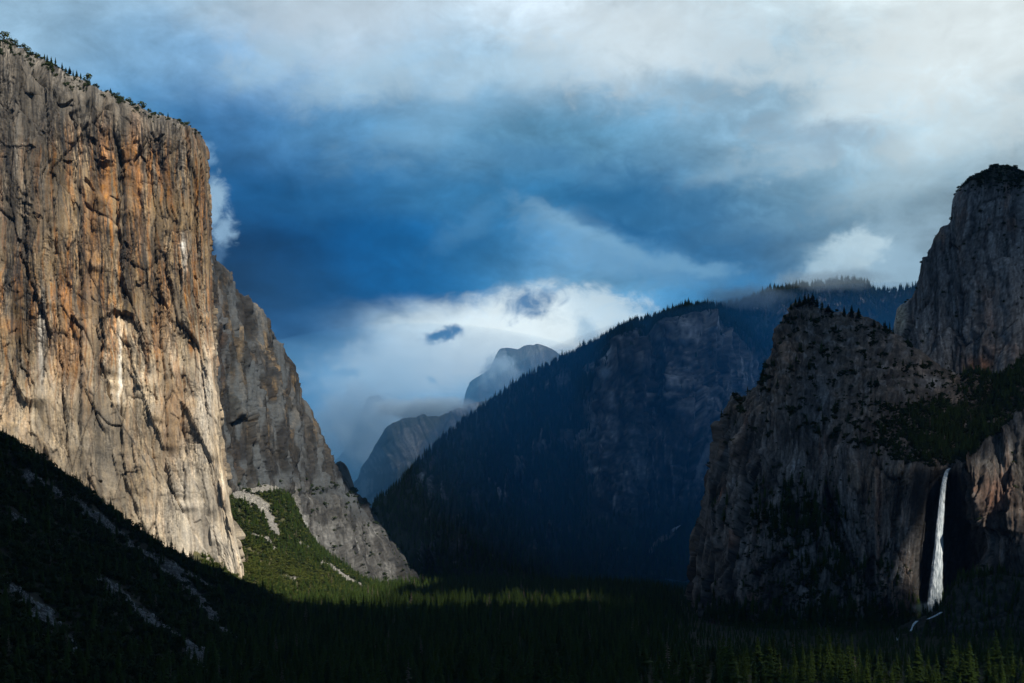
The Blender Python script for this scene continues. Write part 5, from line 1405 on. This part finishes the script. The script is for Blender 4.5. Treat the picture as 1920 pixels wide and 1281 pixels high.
# ================================================================== 13. air and mist
def vol_mat(name, col, dens, nscale=None, lo=.45, hi=.7, aniso=0.0, soft=True, stretch=(1, 1, 1)):
    m = bpy.data.materials.new(name); m.use_nodes = True
    N = NT(m.node_tree)
    pv = N.n('ShaderNodeVolumePrincipled')
    pv.inputs['Color'].default_value = (*col, 1); pv.inputs['Anisotropy'].default_value = aniso
    if nscale is None:
        pv.inputs['Density'].default_value = dens
    else:
        tcn = N.n('ShaderNodeTexCoord')
        nz = N.noise(N.vmath('MULTIPLY', tcn.outputs['Object'], stretch), nscale, 5, .6, .6)
        g = N.vmath('LENGTH', N.vmath('SUBTRACT', tcn.outputs['Generated'], (.5, .5, .5)))
        fall = N.rng(g, .50, .10, 0, 1, smooth=True)
        f = N.rng(N.math('ADD', nz.outputs['Fac'], N.math('MULTIPLY', N.math('SUBTRACT', fall, .5), .45)), lo, hi, 0, 1)
        N.l(N.math('MULTIPLY', N.math('MULTIPLY', f, fall), dens), pv.inputs['Density'])
    o_ = N.n('ShaderNodeOutputMaterial'); N.l(pv.outputs[0], o_.inputs['Volume'])
    return m
def box_mesh(name, x0, x1, y0, y1, z0, z1):
    V = [(x, y, z) for x in (x0, x1) for y in (y0, y1) for z in (z0, z1)]
    q = [(0,1,3,2),(4,6,7,5),(0,4,5,1),(2,3,7,6),(0,2,6,4),(1,5,7,3)]
    return raw_mesh(name, V, np.array(q).ravel(), 4)
HAZE = 1.0e-5
o = link('haze', box_mesh('haze', -18000, 18000, -4500, 16500, -60, 2100), vol_mat('blue air', (.22, .55, 1.0), HAZE))
tag(o, 'thin blue haze filling the valley', 'haze', kind='stuff')
def ell(name, px, py, D, rx, ry, rD, dens, label, ns=None, lo=.45, hi=.68, rot=0, parent=None, st=(1, 1, 1)):
    """a lumpy closed body of mist centred there; sizes in metres"""
    V = []; nu_, nvv = 28, 16
    rr = np.random.RandomState(int(px))
    for i in range(nvv + 1):
        t = math.pi * i / nvv
        for j in range(nu_):
            p = 2 * math.pi * j / nu_
            V.append((math.sin(t) * math.cos(p), math.sin(t) * math.sin(p), math.cos(t)))
    V = np.array(V); k = 1 + .10 * fbm(V[:, 0] * 2 + 5, V[:, 2] * 2 + V[:, 1], 3, int(px) % 50)
    V = V * k[:, None] * np.array([rx, rD, ry])
    a = RAD(rot); V = np.stack([V[:, 0] * math.cos(a) - V[:, 2] * math.sin(a), V[:, 1], V[:, 0] * math.sin(a) + V[:, 2] * math.cos(a)], -1)
    q = []
    for i in range(nvv):
        for j in range(nu_):
            q += [i * nu_ + j, (i + 1) * nu_ + j, (i + 1) * nu_ + (j + 1) % nu_, i * nu_ + (j + 1) % nu_]
    me = raw_mesh(name, V, q, 4)
    o = link(name, me, vol_mat('mist', (.70, .86, 1.0), dens, ns or 5.0 / rx, lo, hi, .0, stretch=st), parent)
    o.location = tuple(pix(px, py, D))
    tag(o, label, 'mist', kind='stuff')
    return o
def big(name, x, y, z, rx, ry, rz, mat, label):
    nu_, nvv = 32, 20; V = []; q = []
    for i in range(nvv + 1):
        t = math.pi * i / nvv
        for j in range(nu_):
            p = 2 * math.pi * j / nu_
            V.append((rx * math.sin(t) * math.cos(p), ry * math.sin(t) * math.sin(p), rz * math.cos(t)))
    for i in range(nvv):
        for j in range(nu_):
            q += [i * nu_ + j, (i + 1) * nu_ + j, (i + 1) * nu_ + (j + 1) % nu_, i * nu_ + (j + 1) % nu_]
    o = link(name, raw_mesh(name, V, q, 4), mat); o.location = (x, y, z)
    tag(o, label, 'mist', kind='stuff')
big('valley_mist', 1350, 5900, 380, 1800, 2700, 760, vol_mat('damp blue air', (.05, .47, 1.0), 3.0e-4), 'damp blue air pooled in front of the forested middle ridge')
big('far_mist', -650, 9600, 480, 2200, 2300, 1180, vol_mat('far blue mist', (.20, .58, 1.0), 2.3e-4), 'blue misty air filling the far head of the valley')
ell('mist', 938, 705, 11700, 300, 330, 260, .016, 'veil of mist hanging across the face of the half-cut dome')
ell('mist', 800, 768, 9000, 620, 120, 260, .014, 'mist lying along the top of the slabby ridge', rot=8)
ell('mist', 690, 800, 10400, 760, 560, 600, .006, 'pale mist bank nearly hiding the pointed peak')
ell('mist', 1395, 560, 6000, 340, 85, 260, .006, 'cloud edge swallowing the skyline of the forested ridge', rot=8)
ell('mist', 1560, 526, 6600, 480, 90, 300, .0045, 'foot of the cap cloud brushing the far forested upland')
ell('mist', 1308, 602, 5060, 80, 24, 60, .03, 'thin streamer of mist above the highest blue crag', rot=-12)
ell('mist', 1214, 642, 4980, 34, 34, 40, .022, 'puff of mist in the notch between two blue crags')
ell('mist', 1134, 700, 4700, 42, 46, 40, .016, 'puff of mist beside the tall blue pillar', rot=30)
ell('mist', 1734, 1140, 2400, 40, 20, 22, .035, 'spray drifting from the foot of the tall waterfall')
print('done', time.time() - T0)
